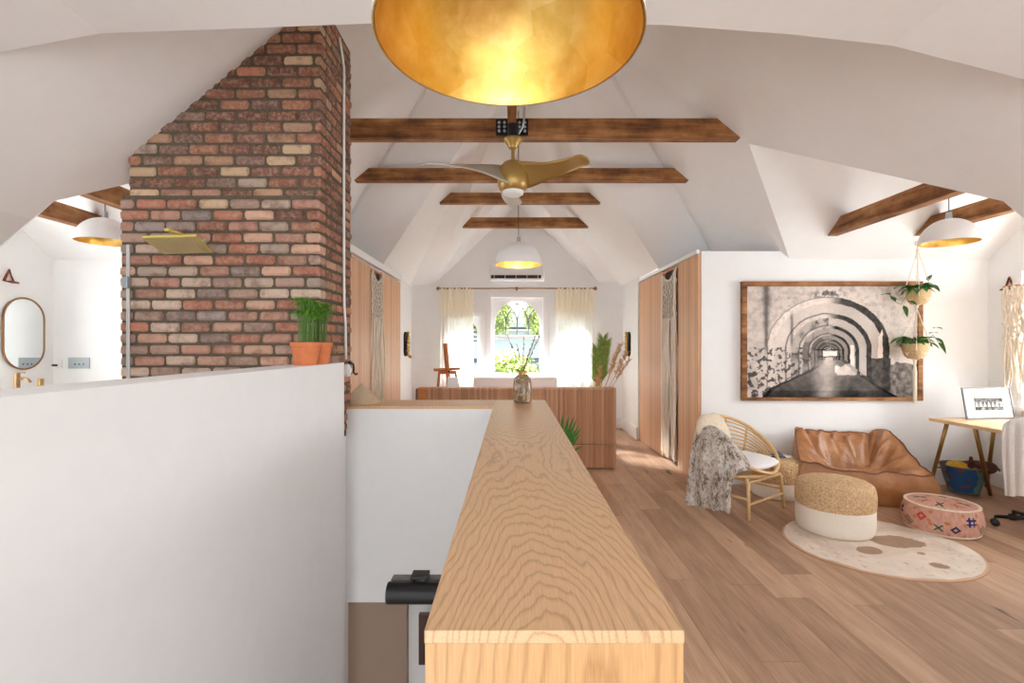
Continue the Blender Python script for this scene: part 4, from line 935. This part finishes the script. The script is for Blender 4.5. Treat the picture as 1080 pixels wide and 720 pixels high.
def rugh(u, v):
    a = 2*pi*u; r = v; x = r*cos(a); y = r*sin(a); h = .010+.006*sm(0,.3,noise.noise(Vector((x*3,y*3,7)))+.2)
    h += .0035*noise.noise(Vector((x*60,y*60,2))) if r < .93 else 0
    if r > .985: h *= .55
    return Vector((RC.x+x*RX, RC.y+y*RY_, h))
mb = MB(); mb.grid(rugh, 220, 90, colfn=rugcol, wrap=True); mb.color = srgb(206,164,134)
mb.grid(lambda u, v: Vector((RC.x+RX*cos(2*pi*u), RC.y+RY_*sin(2*pi*u), .0005+.006*v)), 120, 1, wrap=True)
o = mb.build('round_rug', 'rug_pile', None, smooth=True); tag(o, 'round cream rug with brown patches on the plank floor', 'rug')
def pouf(c, R_, h, hj, label, z0=0.0):
    t = thing('jute_pouf', label, 'pouf', (c[0],c[1],z0), 'round poufs of jute over white canvas')
    mb = MB(); mb.lathe([(0,.004),(.93*R_,.0),(.985*R_,.02),(1.0*R_,.07),(1.0*R_,hj-.008),(.99*R_,hj)], (c[0],c[1],z0), 56); mb.build('canvas_base', 'canvas_white', t, smooth=True)
    pr = [(.99*R_,hj-.004),(1.012*R_,hj+.012),(1.018*R_,lerp(hj,h,.5)),(1.0*R_,h-.055),(.955*R_,h-.022),(.85*R_,h-.004),(.5*R_,h+.008),(.15*R_,h+.010),(0,h+.008)]
    mb = MB(); mb.lathe(pr, (c[0],c[1],z0), 64, fn=lambda p: p*(1+.006*noise.noise(p*30))); mb.build('jute_top', 'jute', t, smooth=True)
pouf((2.52,3.855), .268, .385, .195, 'tall jute-topped pouf standing on the round rug', .016)
pouf((2.588,4.80), .245, .362, .155, 'jute-topped pouf behind the rattan chair, holding magazines')
# magazines
for i, (dx, dy, rz, w_, d_, h_, m, lab) in enumerate(((.0,.03,.3,.21,.28,.012,'paper','grey-white magazine at the bottom of the pile on the pouf'), (-.03,.0,-.25,.20,.26,.010,'dark_print','dark magazine in the middle of the pile on the pouf'), (-.10,-.02,.6,.10,.14,.012,'green_print','small green and red booklet on top of the magazine pile'))):
    z0 = .374+sum((.013,.0115,.0)[:i]); t = thing('magazine', lab, 'magazine', (2.55+dx,4.80+dy,z0), 'magazines on the pouf', rot=rz)
    mb = MB(); mb.box((-w_/2,-d_/2,0), (w_/2,d_/2,h_)); mb.build('pages', m, t, bevel=.001)
    mb = MB(); mb.box((-w_/2,-d_/2,h_), (-w_*.1,-d_*.1,h_+.0012)); mb.build('cover_print', 'red_print' if i == 2 else 'dark_print' if i == 0 else 'paper', t)
# pink kilim pouf
PC = Vector((3.395,3.90,0)); PR, PH = .243, .205
def kcol(u, v):
    # v: 0 bottom .. .55 side top .. 1 centre of the top
    a = 2*pi*u; s_ = (a*PR)/.0105; base = [198,152,136]; nz = noise.noise(Vector((s_*.6, v*9, 3))); base = [c*(1+.10*nz) for c in base]
    if v < .03 or abs(v-.56) < .018: return srgb(228,206,190)
    if v < .55: q = (v/.55)*PH*1.1/.0105; 
    else: q = 24+(v-.56)*PR/.0105*1.2
    rows = [(-1.95+i*.42, 10.5+(3.5 if i % 2 else -3.0), i) for i in range(15)]
    for (ca, cq, kd) in rows:
        dx = ((a-(ca % (2*pi))+pi) % (2*pi)-pi)*PR/.0105; dy = q-cq; kd = kd % 5; ax_, ay = abs(dx), abs(dy)
        if kd == 0 and ax_+ay < 3.2 and not ax_+ay < 1.4: return srgb(40,44,84)
        if kd == 1 and ax_ < 3.6 and ay < 3.6 and (abs(ax_-1.5) < .6 or abs(ay-1.5) < .6): return srgb(36,50,104)
        if kd == 2 and ax_+ay < 4.4 and (int(fl(dx))+int(fl(dy))) % 2 == 0: return srgb(44,84,62)
        if kd == 3 and ax_+ay < 3.6 and ax_+ay > 1.2: return srgb(190,80,62)
        if kd == 4 and ax_ < 2.6 and ay < 2.6 and abs(ax_-ay) < .8: return srgb(38,92,70)
        for ox, oy in ((5.2,4.5), (-5.2,4.5), (5.6,-4.5)):
            if abs(dx-ox)+abs(dy-oy) < 1.5 and abs(dx-ox)+abs(dy-oy) > .5: return srgb(184,116,58)
    if .6 < v < .9:
        for i in range(8):
            ca = i*pi/4; dx = ((a-ca+pi) % (2*pi)-pi)*PR*(1-(v-.56)/.44)/.0105; dy = (v-.74)*30
            if abs(dx) < 2.6 and abs(dy) < 2.6 and abs(abs(dx)-abs(dy)) < .9: return srgb(44,84,74) if i % 2 else srgb(176,112,70)
    return srgb(*[min(255,c) for c in base])
def kfn(u, v):
    a = 2*pi*u
    if v <= .55: w_ = v/.55; r = PR*(.93+.11*sin(pi*w_)**.8); z = PH*w_
    else: w_ = (v-.55)/.45; r = PR*.93*(1-w_); z = PH+.022*sin(pi/2*min(1,w_*1.5))-.018*sm(.8,1,w_)
    if abs(v-.56) < .02: r += .006; z += .004
    f = 1+.006*sin(a*24); return Vector((PC.x+r*f*cos(a), PC.y+r*f*sin(a), z+.001))
t = thing('kilim_pouf', 'low round pink pouf with small woven motifs, right of the bean bag', 'pouf', PC)
mb = MB(); mb.grid(kfn, 420, 110, colfn=kcol, wrap=True); mb.build('cover', 'kilim', t, smooth=True)
mb = MB(); mb.tube([(PC.x+PR*.945*cos(a), PC.y+PR*.945*sin(a), .012) for a in [i*2*pi/60 for i in range(60)]], .009, 6, closed=True); mb.tube([(PC.x+PR*.945*cos(a), PC.y+PR*.945*sin(a), PH+.003) for a in [i*2*pi/60 for i in range(60)]], .008, 6, closed=True); mb.build('piping', 'cotton_cream', t, smooth=True)
# bean bag chair
BF = [Vector((2.66,4.56,0)), Vector((3.74,4.33,0)), Vector((3.80,4.99,0)), Vector((2.88,5.03,0))]
def bq(u, v): return (BF[0]*(1-u)+BF[1]*u)*(1-v)+(BF[3]*(1-u)+BF[2]*u)*v
def prof_(tbl, v):
    for (a, x), (b, y) in zip(tbl, tbl[1:]):
        if v <= b: return lerp(x, y, (v-a)/(b-a)) if b > a else y
    return tbl[-1][1]
def prof_s(tbl, v): return sum(prof_(tbl, min(1,max(0,v+d))) for d in (-.06,-.03,0,.03,.06))/5
def bagtop(u, v):
    c = prof_s([(0,.305),(.15,.300),(.35,.262),(.55,.262),(.68,.35),(.85,.53),(1,.575)], v)
    l = prof_s([(0,.370),(.3,.42),(.6,.50),(.85,.585),(1,.612)], v); r = prof_s([(0,.285),(.3,.345),(.6,.455),(.85,.56),(1,.590)], v)
    wl = sm(.34, .04, u); wr = sm(.68, .97, u); z = c+(l-c)*wl+(r-c)*wr
    # creases running from the back corners into the seat
    def ridge(x0_, y0_, x1_, y1_, wd, amp):
        dx, dy = x1_-x0_, y1_-y0_; L2 = dx*dx+dy*dy; q = max(0,min(1,((u-x0_)*dx+(v-y0_)*dy)/L2)); d = sqrt((u-x0_-q*dx)**2+(v-y0_-q*dy)**2); return amp*exp(-(d/wd)**2)*sin(pi*min(1,max(.0,q*.9+.1)))
    z += ridge(.02,.95,.20,.45,.035,.04)-ridge(.10,.98,.26,.5,.03,.035)+ridge(.30,1,.22,.7,.03,.03)+ridge(.92,.9,.66,.5,.035,.045)-ridge(.80,1,.64,.58,.03,.05)-ridge(.25,.58,.66,.56,.04,.035)
    z += ridge(.45,1,.36,.8,.03,.025)+ridge(.60,.98,.50,.78,.03,.022)+ridge(.97,.65,.75,.45,.04,.025)-ridge(.02,.55,.2,.25,.03,.02)+ridge(.05,.4,.26,.3,.03,.02)
    z += ridge(.06,.85,.24,.62,.018,.035)-ridge(.12,.80,.30,.60,.016,.03)+ridge(.90,.75,.70,.60,.018,.035)-ridge(.86,.95,.70,.68,.016,.035)+ridge(.5,.95,.56,.66,.016,.018)-ridge(.36,.95,.44,.66,.018,.022)+ridge(.15,.30,.36,.42,.018,.018)-ridge(.10,.5,.30,.5,.016,.02)+ridge(.85,.45,.66,.46,.02,.018)
    z += .024*(noise.fractal(Vector((u*5,v*5,2)), 1, 2, 4)); return z
def bag(u, v):
    # v in 0..1: bottom (0) -> side -> seam (.4) -> top centre (1), u around the perimeter
    a = u*4; k2 = int(a) % 4; f = a-int(a); cs = [(0,0),(1,0),(1,1),(0,1)]; p0, p1 = cs[k2], cs[(k2+1) % 4]; e = (lerp(p0[0],p1[0],f), lerp(p0[1],p1[1],f))
    cx_, cy_ = e[0]-.5, e[1]-.5; m_ = max(abs(cx_), abs(cy_)); rr = sqrt(cx_*cx_+cy_*cy_); rnd = 1-.035*sm(.55,.707,rr/ (m_*2))  # slightly rounded corners
    if v <= .4:
        w_ = v/.4; bul = 1+.10*sin(pi*min(1,w_*1.0))-.05*(1-w_)+.012*noise.noise(Vector((u*30,w_*4,1))); E = (.5+cx_*rnd*bul, .5+cy_*rnd*bul); P_ = bq(*E); zt = bagtop(.5+cx_*rnd*.98, .5+cy_*rnd*.98); P_.z = zt*w_; 
        if w_ < .12: P_.z = zt*w_*.6
    else:
        w_ = 1-(v-.4)/.6; w2 = w_; E = (.5+cx_*rnd*w2*1.0, .5+cy_*rnd*w2*1.0); P_ = bq(*E); P_.z = bagtop(.5+cx_*rnd*w2*.98, .5+cy_*rnd*w2*.98)
    P_.y = min(P_.y, 5.12); return P_
t = thing('bean_bag_chair', 'slouchy tan leather bean bag chair under the arch picture', 'bean bag', (3.28,4.7,0))
mb = MB(); mb.grid(bag, 200, 90, wrap=True); mb.build('body', 'leather', t, smooth=True)
mb = MB(); mb.tube([bag(i/160, .4)+Vector((0,0,.003)) for i in range(160)], .008, 6, closed=True); mb.build('piping', 'leather_seam', t, smooth=True)
# ================================================================== RATTAN CHAIR
cc0 = Vector((2.03,4.47,0)); t = thing('rattan_chair', 'round-backed rattan hoop chair with curved slats beside the closet', 'chair', cc0, rot=radians(34.8))
SH = .36
def hoop(tt, k2=1.0, zt=.785, sf=1.0):
    s_ = (1-cos(tt))/2; x = .37*k2*sin(tt)*(1+.10*sin(tt)**2); y = -.35*k2*cos(tt) if cos(tt) > 0 else -.24*k2*cos(tt); return Vector((x, y+.02, SH+(zt-SH)*s_**.80*sf))
mb = MB(); mb.tube([hoop(i*2*pi/72) for i in range(72)], .015, 8, closed=True); mb.build('outer_hoop', 'rattan', t, smooth=True)
mb = MB(); mb.tube([Vector((.33*sin(a)*(1+.08*sin(a)**2), -.31*cos(a)+.0, SH-.015)) for a in [i*2*pi/56 for i in range(56)]], .014, 8, closed=True); mb.build('seat_ring', 'rattan', t, smooth=True)
for k2 in range(1, 8):                   # nested back slats
    q = 1-k2*.095; mb = MB(); pts = []
    for i in range(33):
        a = lerp(.30*pi, 1.70*pi, i/32); p = hoop(a, lerp(1,.80,k2/7)); base = SH; p.z = base+(p.z-base)*q; p.y = lerp(p.y, p.y*.75, k2/7); pts.append(p)
    mb.tube(pts, .008, 6); mb.build('back_slat', 'rattan', t, smooth=True)
for a in (.62,.82,1.0,1.18,1.38):
    top = hoop(a*pi); bot = Vector((.30*sin(a*pi), -.27*cos(a*pi), SH)); mb = MB(); mb.tube([bot, bot.lerp(top,.5)+Vector((0,0,-.01)), top], .011, 7); mb.build('upright', 'rattan', t, smooth=True)
mb = MB()
for i in range(9): x = -.26+.065*i; w_ = .30*sqrt(1-(x/.34)**2); mb.tube([(x,-w_,SH-.02), (x,w_,SH-.02)], .007, 6)
mb.build('seat_slats', 'rattan', t, smooth=True)
for (x, y) in ((-.27,-.27), (.27,-.27), (-.24,.24), (.24,.24)):
    mb = MB(); mb.tube([(x*.55,y*.55,SH-.05), (x*.85,y*.85,SH-.035), (x*.98,y*.98,SH-.075), (x*1.05,y*1.05,0)], [.015,.016,.017,.014], 8); mb.build('leg', 'rattan', t, smooth=True)
for (a, b) in (((-.28,-.28,.13),(.28,-.28,.13)), ((-.25,.25,.13),(.25,.25,.13)), ((-.28,-.28,.17),(-.25,.25,.17)), ((.28,-.28,.17),(.25,.25,.17)), ((-.26,-.26,SH-.06),(.26,-.26,SH-.06))):
    mb = MB(); mb.tube([a, b], .011, 7); mb.build('stretcher', 'rattan', t, smooth=True)
cr = lambda p: Matrix.Rotation(radians(34.8), 3, 'Z') @ Vector(p) + cc0
mb = MB(); mb.superball(cr((.02,-.03,SH+.055)), (.285,.275,.058), 3.2, 2.2, 40, 16, Matrix.Rotation(radians(34.8),3,'Z'), .05); solid_top('seat_cushion', mb, 'cotton_white', 'white fluffy cushion on the seat of the rattan chair', 'cushion', smooth=True)
# cream pillow leaning at the back under the throw
mb = MB(); mb.superball(cr((-.19,.10,.67)), (.19,.055,.17), 3.4, 2.2, 40, 20, Matrix.Rotation(radians(30),3,'Z') @ Matrix.Rotation(radians(-20),3,'X'), .12, 5); solid_top('pillow', mb, 'cotton_cream', 'cream tufted pillow leaning on the rattan chair back beneath the throw', 'pillow', smooth=True)
# fur throw: rows of control points from the chair back down to the floor
def cat(p, u):
    n_ = len(p)-1; x = min(max(u*n_, 0), n_-1e-6); i = int(x); f = x-i; P0, P1, P2, P3 = p[max(i-1,0)], p[i], p[i+1], p[min(i+2,n_)]
    return .5*((2*P1)+(P2-P0)*f+(2*P0-5*P1+4*P2-P3)*f*f+(3*P1-P0-3*P2+P3)*f**3)
rows = [[W(745,458,4.62), W(752,456,4.58), W(760,458,4.52), W(768,466,4.46)],
        [W(735,450,4.50), W(744,448,4.42), W(757,451,4.34), W(772,464,4.30)],
        [W(732,459,4.42), W(745,456,4.26), W(766,462,4.16), W(788,484,4.12)],
        [W(729,476,4.36), W(745,476,4.18), W(767,482,4.08), W(791,493,4.04)],
        [W(727,494,4.33), W(744,496,4.15), W(762,499,4.05), W(776,500,4.02)],
        [W(725,512,4.33), W(742,516,4.17), W(757,519,4.07), W(771,517,4.04)],
        [W(722,532,4.36), W(739,535,4.21), W(756,538,4.12), W(771,541,4.09)]]
def thr(u, v):
    p = cat([cat(r, u) for r in rows], v); f = sm(.25,.7,v); p = p+Vector((-.5,-.85,0))*(.022*sin(u*22+2*sin(v*3))*f+.008*noise.noise(p*40)); p.z += .006*noise.noise(p*55); p.z = max(p.z, .012); return p
mb = MB(); mb.grid(thr, 90, 130); o = solid_top('fur_throw', mb, 'fur', 'mottled grey fur throw draped over the left of the rattan chair', 'blanket', smooth=True)
md = o.modifiers.new('t', 'SOLIDIFY'); md.thickness = .02; md.offset = 1
# ================================================================== DESK
t = thing('trestle_desk', 'pale oak desk on slanting brass trestle legs in the right corner', 'desk', (4.45,4.2,0))
dz = .775; D = [(4.09*1.0,4.80), (4.95,4.80), (4.95,3.45), (4.09,3.45)]
mb = MB(); mb.box((4.055,3.45,.715), (4.94,4.80,.748)); mb.build('desktop', 'desk_oak', t, bevel=.006)
for (a, b) in (((4.15,4.70,.718),(4.26,5.03,0)), ((4.22,4.50,.718),(4.62,4.76,0)), ((4.62,4.72,.718),(4.86,5.05,0)), ((4.25,3.62,.718),(4.15,3.5,0)), ((4.8,3.62,.718),(4.86,3.5,0))):
    mb = MB(); mb.tube([a, b], .017, 10); mb.build('leg', 'trestle_brass', t, smooth=True)
a = Vector((4.15,4.70,.718)).lerp(Vector((4.26,5.03,0)), .68); b = Vector((4.62,4.72,.718)).lerp(Vector((4.86,5.05,0)), .68)
mb = MB(); mb.tube([a, b], .009, 8); mb.build('crossbar', 'trestle_brass', t, smooth=True)
# small framed photo leaning on the desk
t = thing('small_framed_photo', 'small grey-framed black and white village photo standing on the desk', 'framed picture', (4.55,4.7,.748))
a = Vector((4.29,4.66,.750)); ux = Vector((.50,.035,0)); uz = Vector((.0,.055,.298))
def fr(mb, u0, u1, v0, v1, d0, d1):
    nn = ux.cross(uz).normalized(); nn = nn if nn.y < 0 else -nn; ps_ = [a+ux*u+uz*v for u, v in ((u0,v0),(u1,v0),(u1,v1),(u0,v1))]; vs = [p-nn*d0 for p in ps_]+[p+nn*d1 for p in ps_]; mb.add(vs, [(0,1,2,3),(4,5,6,7),(0,1,5,4),(1,2,6,5),(2,3,7,6),(3,0,4,7)])
mb = MB(); fr(mb,0,.03,0,1,.0,.012); fr(mb,.97,1,0,1,0,.012); fr(mb,.03,.97,0,.05,0,.012); fr(mb,.03,.97,.95,1,0,.012); mb.build('frame', 'frame_grey', t)
mb = MB(); fr(mb,.02,.98,.02,.98,-.0,.003); mb.build('mat', 'mat_white', t)
def village(u, v):
    n_ = noise.fractal(Vector((u*9,v*5,6)), 1, 2, 4)*.5+.5; m2 = noise.noise(Vector((fl(u*14),fl(v*7),2)))*.5+.5
    g = .30+.6*m2*n_*1.4 if v < .62+.15*noise.noise(Vector((u*5,1,1))) else (.35+.3*n_ if v < .8 else .72)
    if .25 < v < .6 and abs((u*7) % 1-.5) < (.6-v): g = .88
    g = (g-.5)*1.3+.42; return srgb(*([225*min(.95,max(.04,g))]*3))
mb = MB(); nn = ux.cross(uz).normalized(); nn = nn if nn.y < 0 else -nn
mb.grid(lambda u, v: a+ux*lerp(.22,.80,u)+uz*lerp(.27,.75,v)+nn*.005, 90, 50, colfn=village); mb.build('print', 'print', t)
# painted bucket
BC = Vector((4.45,4.86,0)); R1, R2, BH = .115, .185, .27
def bcol(u, v):
    n_ = noise.noise(Vector((u*14,v*5,2))); a = (u+.04*n_) % 1
    if .50 < a < .735: c = (46,84,128)
    elif .735 <= a < .88: c = (96,132,122)
    else: c = (112,116,118)
    if n_ > .38: c = (120,72,54)
    if v < .1 or v > .95: c = (96,98,100)
    return srgb(*c)
t = thing('tin_bucket', 'blue and green painted tin bucket with cloths, under the desk', 'bucket', BC)
mb = MB(); mb.grid(lambda u, v: BC+Vector((cos(2*pi*u), sin(2*pi*u), 0))*lerp(R1,R2,v)+Vector((0,0,.002+BH*v)), 90, 30, colfn=bcol, wrap=True); mb.color = srgb(90,92,94); mb.lathe([(0,.01),(R1,.01)], BC, 40); mb.build('pail', 'painted_tin', t, smooth=True)
mb = MB(); mb.tube([BC+Vector((R2*cos(i*2*pi/48),R2*sin(i*2*pi/48),BH)) for i in range(48)], .006, 6, closed=True); mb.build('rim', 'galvanised', t)
mb = MB(); mb.superball(BC+Vector((-.06,-.02,BH-.02)), (.11,.12,.05), 2.4, 2, 24, 14, None, .4, 2); solid_top('yellow_cloth', mb, 'cloth_yellow', 'crumpled yellow cloth in the tin bucket', 'cloth', smooth=True)
mb = MB(); mb.superball(BC+Vector((.06,-.04,BH+.0)), (.13,.12,.055), 2.4, 2, 24, 14, None, .55, 8); mb.tube([BC+Vector((.1,-.1,BH+.02)), BC+Vector((.18,-.12,BH+.015)), BC+Vector((.26,-.10,BH-.03))], [.03,.022,.012], 8, flat=.5); mb.tube([BC+Vector((-.02,-.1,BH+.03)), BC+Vector((.0,-.08,BH+.09)), BC+Vector((.05,-.02,BH+.05))], [.02,.014,.01], 8); solid_top('brown_cloth', mb, 'cloth_brown', 'dark brown cloth bundled in the tin bucket', 'cloth', smooth=True)
# desk chair with knitted cover
ch = Vector((4.10,3.84,0)); t = thing('desk_chair', 'black-wheeled desk chair at the right edge beneath a white knit', 'chair', ch)
mb = MB(); mb.superball(ch+Vector((.10,-.03,.46)), (.19,.18,.045), 4, 2.4, 30, 12); mb.build('seat', 'cotton_white', t, smooth=True)
mb = MB(); mb.superball(ch+Vector((.06,-.04,.72)), (.035,.15,.15), 3, 3, 26, 14); mb.build('backrest', 'cotton_white', t, smooth=True)
for i in range(5):
    a = radians(78+72*i); e_ = ch+Vector((cos(a),sin(a),0))*.25; mb = MB(); mb.tube([ch+Vector((0,0,.10)), e_+Vector((0,0,.075))], [.02,.013], 8); lg = mb.build('leg', 'black_metal', t, smooth=True)
    mb = MB(); mb.lathe([(0,-.022),(.026,-.022),(.028,0),(.026,.022),(0,.022)], e_+Vector((0,0,.029)), 18, Matrix.Rotation(a,3,'Z') @ Matrix.Rotation(pi/2,3,'X')); mb.tube([e_+Vector((0,0,.03)), e_+Vector((0,0,.08))], .007, 6); mb.build('caster', 'black_rubber', lg, smooth=True)
mb = MB(); mb.tube([ch+Vector((0,0,.09)), ch+Vector((0,0,.42))], .02, 10); mb.build('column', 'black_metal', t, smooth=True)
rows2 = [[W(1060,462,3.98), W(1070,458,3.92), W(1088,458,3.82), W(1102,462,3.72)], [W(1060,448,3.96), W(1069,443,3.90), W(1088,441,3.78), W(1104,446,3.68)], [W(1058,462,3.92), W(1068,462,3.84), W(1087,462,3.72), W(1106,462,3.62)], [W(1059,490,3.90), W(1069,490,3.81), W(1086,490,3.70), W(1107,490,3.60)], [W(1062,522,3.90), W(1070,523,3.80), W(1087,522,3.70), W(1106,520,3.60)]]
def kn2(u, v): p = cat([cat(r, u) for r in rows2], v); p = p+Vector((-.6,-.6,0))*.016*sin(u*26+v)*sm(.2,.6,v); return p
mb = MB(); mb.grid(kn2, 60, 60); o = solid_top('knit_throw', mb, 'knit', 'white knitted cloth hanging over the desk chair back at right edge', 'blanket', smooth=True); md = o.modifiers.new('t', 'SOLIDIFY'); md.thickness = .012
# ================================================================== STAIRWELL FITTINGS
Yh = 1.6; sc_ = Yh/F; c_ = W(409,625,Yh)
t = thing('handrail', 'thick black horizontal tube rail with bracket in the stairwell beside the counter', 'handrail', (-.25,Yh,.6))
mb = MB(); mb.tube([W(409,625,Yh), (-.118,Yh,W(0,625,Yh).z)], 11*sc_, 28); mb.build('tube', 'black_metal', t, smooth=True, auto=True)
zb = W(0,614,Yh).z
mb = MB(); a = W(434,605,Yh+.02); b = W(452,608.5,Yh+.02); mb.box((a.x,Yh-.0,b.z), (b.x,Yh+.05,a.z)); mb.box((a.x,Yh,zb-.01), (a.x+.012,Yh+.05,b.z)); mb.box((b.x-.012,Yh,zb-.01), (b.x,Yh+.05,b.z)); mb.build('bracket', 'black_metal', t, bevel=.002)
mb = MB(); a = W(413,610,Yh+.04); mb.box((a.x,Yh+.03,zb-.02), (-.118,Yh+.07,a.z)); mb.build('backing_bar', 'galvanised', t)
mb = MB(); a = W(441.5,560,3.4); b = W(450,701,3.4); mb.box((a.x,3.4,b.z), (a.x+.10,3.44,-.41)); solid_top('stair_post', mb, 'dark_wood', 'dark wooden post in the stairwell below the black rail', 'post')
# ================================================================== OUTSIDE THE BEDROOM WINDOW
mb = MB(); mb.box((-30,9.5,-3.2), (30,60,-3.0)); struct('ground_outside', mb, 'lawn')
def shrub(c, r, n, mat, label, seed, ls=.12, trunk=True):
    random.seed(seed); c = Vector(c); t = thing('leafy_shrub' if r[2] < 1.5 else 'leafy_tree', label, 'shrub' if r[2] < 1.5 else 'tree', (c.x,c.y,-3.0)); mb = MB()
    for i in range(n):
        d = Vector((random.gauss(0,1), random.gauss(0,1), random.gauss(0,1))).normalized(); q = random.uniform(.6,1.0)*(1+.25*noise.noise(d*2.5+Vector((seed,0,0)))); p = c+Vector((d.x*r[0]*q, d.y*r[1]*q, d.z*r[2]*q)); leaf(mb, p, (random.uniform(-1,1), random.uniform(-1,1), random.uniform(-.3,1)), ls*random.uniform(.6,1.2), ls*.32, .3, .3, 2)
    mb.build('foliage', mat, t); mb = MB(); mb.tube([(c.x,c.y,-3.0), (c.x,c.y,c.z)], [.12,.06], 8); mb.build('trunk', 'bark', t)
shrub((-.05,10.9,.68), (.62,.5,.60), 4200, 'leaf_far', 'yellow-green shrub filling the lower left of the arched window', 3)
shrub((1.05,12.3,.50), (.62,.5,.76), 4000, 'leaf_deep', 'dark green shrub in the lower right of the arched window', 4)
shrub((-.62,13.2,2.30), (.62,.5,.68), 5000, 'leaf_far', 'green tree crown seen in the upper left of the arched window', 6, .13)
shrub((.98,13.2,2.25), (.66,.5,.70), 5000, 'leaf_far', 'pale green tree crown seen in the upper right of the arched window', 5, .13)
shrub((-1.5,12.0,.9), (.55,.5,1.1), 1400, 'leaf_far', 'green shrub seen through the narrow left window', 8)
t = thing('neighbour_house', 'pale blue-grey clapboard house with dark roof edge seen through the arched window', 'house', (0,15,-3))
mb = MB()
for i in range(35): mb.box((-7,15+.0,-3+.14*i), (7,15.5-.0,-3+.14*i+.125)); mb.box((-7,15.03,-3+.14*i+.125), (7,15.5,-3+.14*(i+1)))
mb.build('clapboard_wall', 'siding_blue', t)
mb = MB(); mb.box((-7.3,14.5,1.95), (7.3,15.6,2.10)); mb.build('eave', 'siding_dark', t); mb = MB(); mb.box((-7.3,14.8,.93), (7.3,15.0,1.05)); mb.build('band', 'siding_dark', t)
mb = MB(); mb.quad((-7.3,14.4,2.06), (7.3,14.4,2.06), (7.3,17.5,2.6), (-7.3,17.5,2.6)); o = mb.build('roof', 'siding_blue', t); md = o.modifiers.new('t', 'SOLIDIFY'); md.thickness = .08
# ================================================================== LIGHT
w = bpy.data.worlds.new('sky'); S.world = w; w.use_nodes = True; nt = w.node_tree; bg = nt.nodes['Background']
bg.inputs[0].default_value = (.93,.97,1.0,1); bg.inputs[1].default_value = 2.0
def portal(loc, rot, sx, sy):
    l = bpy.data.lights.new('portal', 'AREA'); l.shape = 'RECTANGLE'; l.size = sx; l.size_y = sy; l.cycles.is_portal = True; o = bpy.data.objects.new('window_portal', l); COL.objects.link(o); o.location = loc; o.rotation_euler = rot
portal((0,-2.62,1.4), (pi/2,0,0), 7.2, 3.0)
portal((5.1,3.97,Z(.06)), (pi/2,0,pi/2), 1.65, 1.32); portal((-4.92,3.7,Z(.06)), (pi/2,0,-pi/2), 1.3, 1.32)
portal((.09,8.75,Z(.15)), (-pi/2,0,0), 2.5, 1.6)
def daylight(name, loc, rot, sx, sy, e):
    l = bpy.data.lights.new(name, 'AREA'); l.shape = 'RECTANGLE'; l.size = sx; l.size_y = sy; l.energy = e; l.color = (.97,.985,1); o = bpy.data.objects.new(name, l); COL.objects.link(o); o.location = loc; o.rotation_euler = rot
daylight('window_daylight', (5.3,3.97,Z(.06)), (pi/2,0,pi/2), 1.6, 1.3, 62); daylight('window_daylight', (-5.1,3.7,Z(.06)), (pi/2,0,-pi/2), 1.3, 1.3, 36)
daylight('bedroom_fill', (.1,10.4,4.6), Vector((0,-4.4,-3.2)).to_track_quat('-Z','Y').to_euler(), 4.0, 1.8, 2600)  # unseen area lamp added above the back window to brighten the bedroom
sl = bpy.data.lights.new('sun', 'SUN'); sl.energy = 6; sl.angle = radians(4); so = bpy.data.objects.new('sun', sl); COL.objects.link(so); so.rotation_euler = Vector((1.74,-2.6,-1.9)).to_track_quat('-Z','Y').to_euler()
cam = bpy.data.cameras.new('camera'); co = bpy.data.objects.new('camera', cam); COL.objects.link(co); co.location = (0,0,H0); co.rotation_euler = (pi/2,0,0)
cam.sensor_width = 36; cam.lens = F/1080*36; cam.shift_y = 4/1080; cam.clip_start = .05; S.camera = co
S.view_settings.view_transform = 'Standard'; S.view_settings.look = 'None'; S.view_settings.exposure = 0.8; S.view_settings.gamma = 1; S.view_settings.use_curve_mapping = False
S.cycles.max_bounces = 12; S.cycles.diffuse_bounces = 8; S.cycles.transparent_max_bounces = 12; S.cycles.sample_clamp_indirect = 6
S.cycles.use_denoising = True; S.cycles.caustics_reflective = False
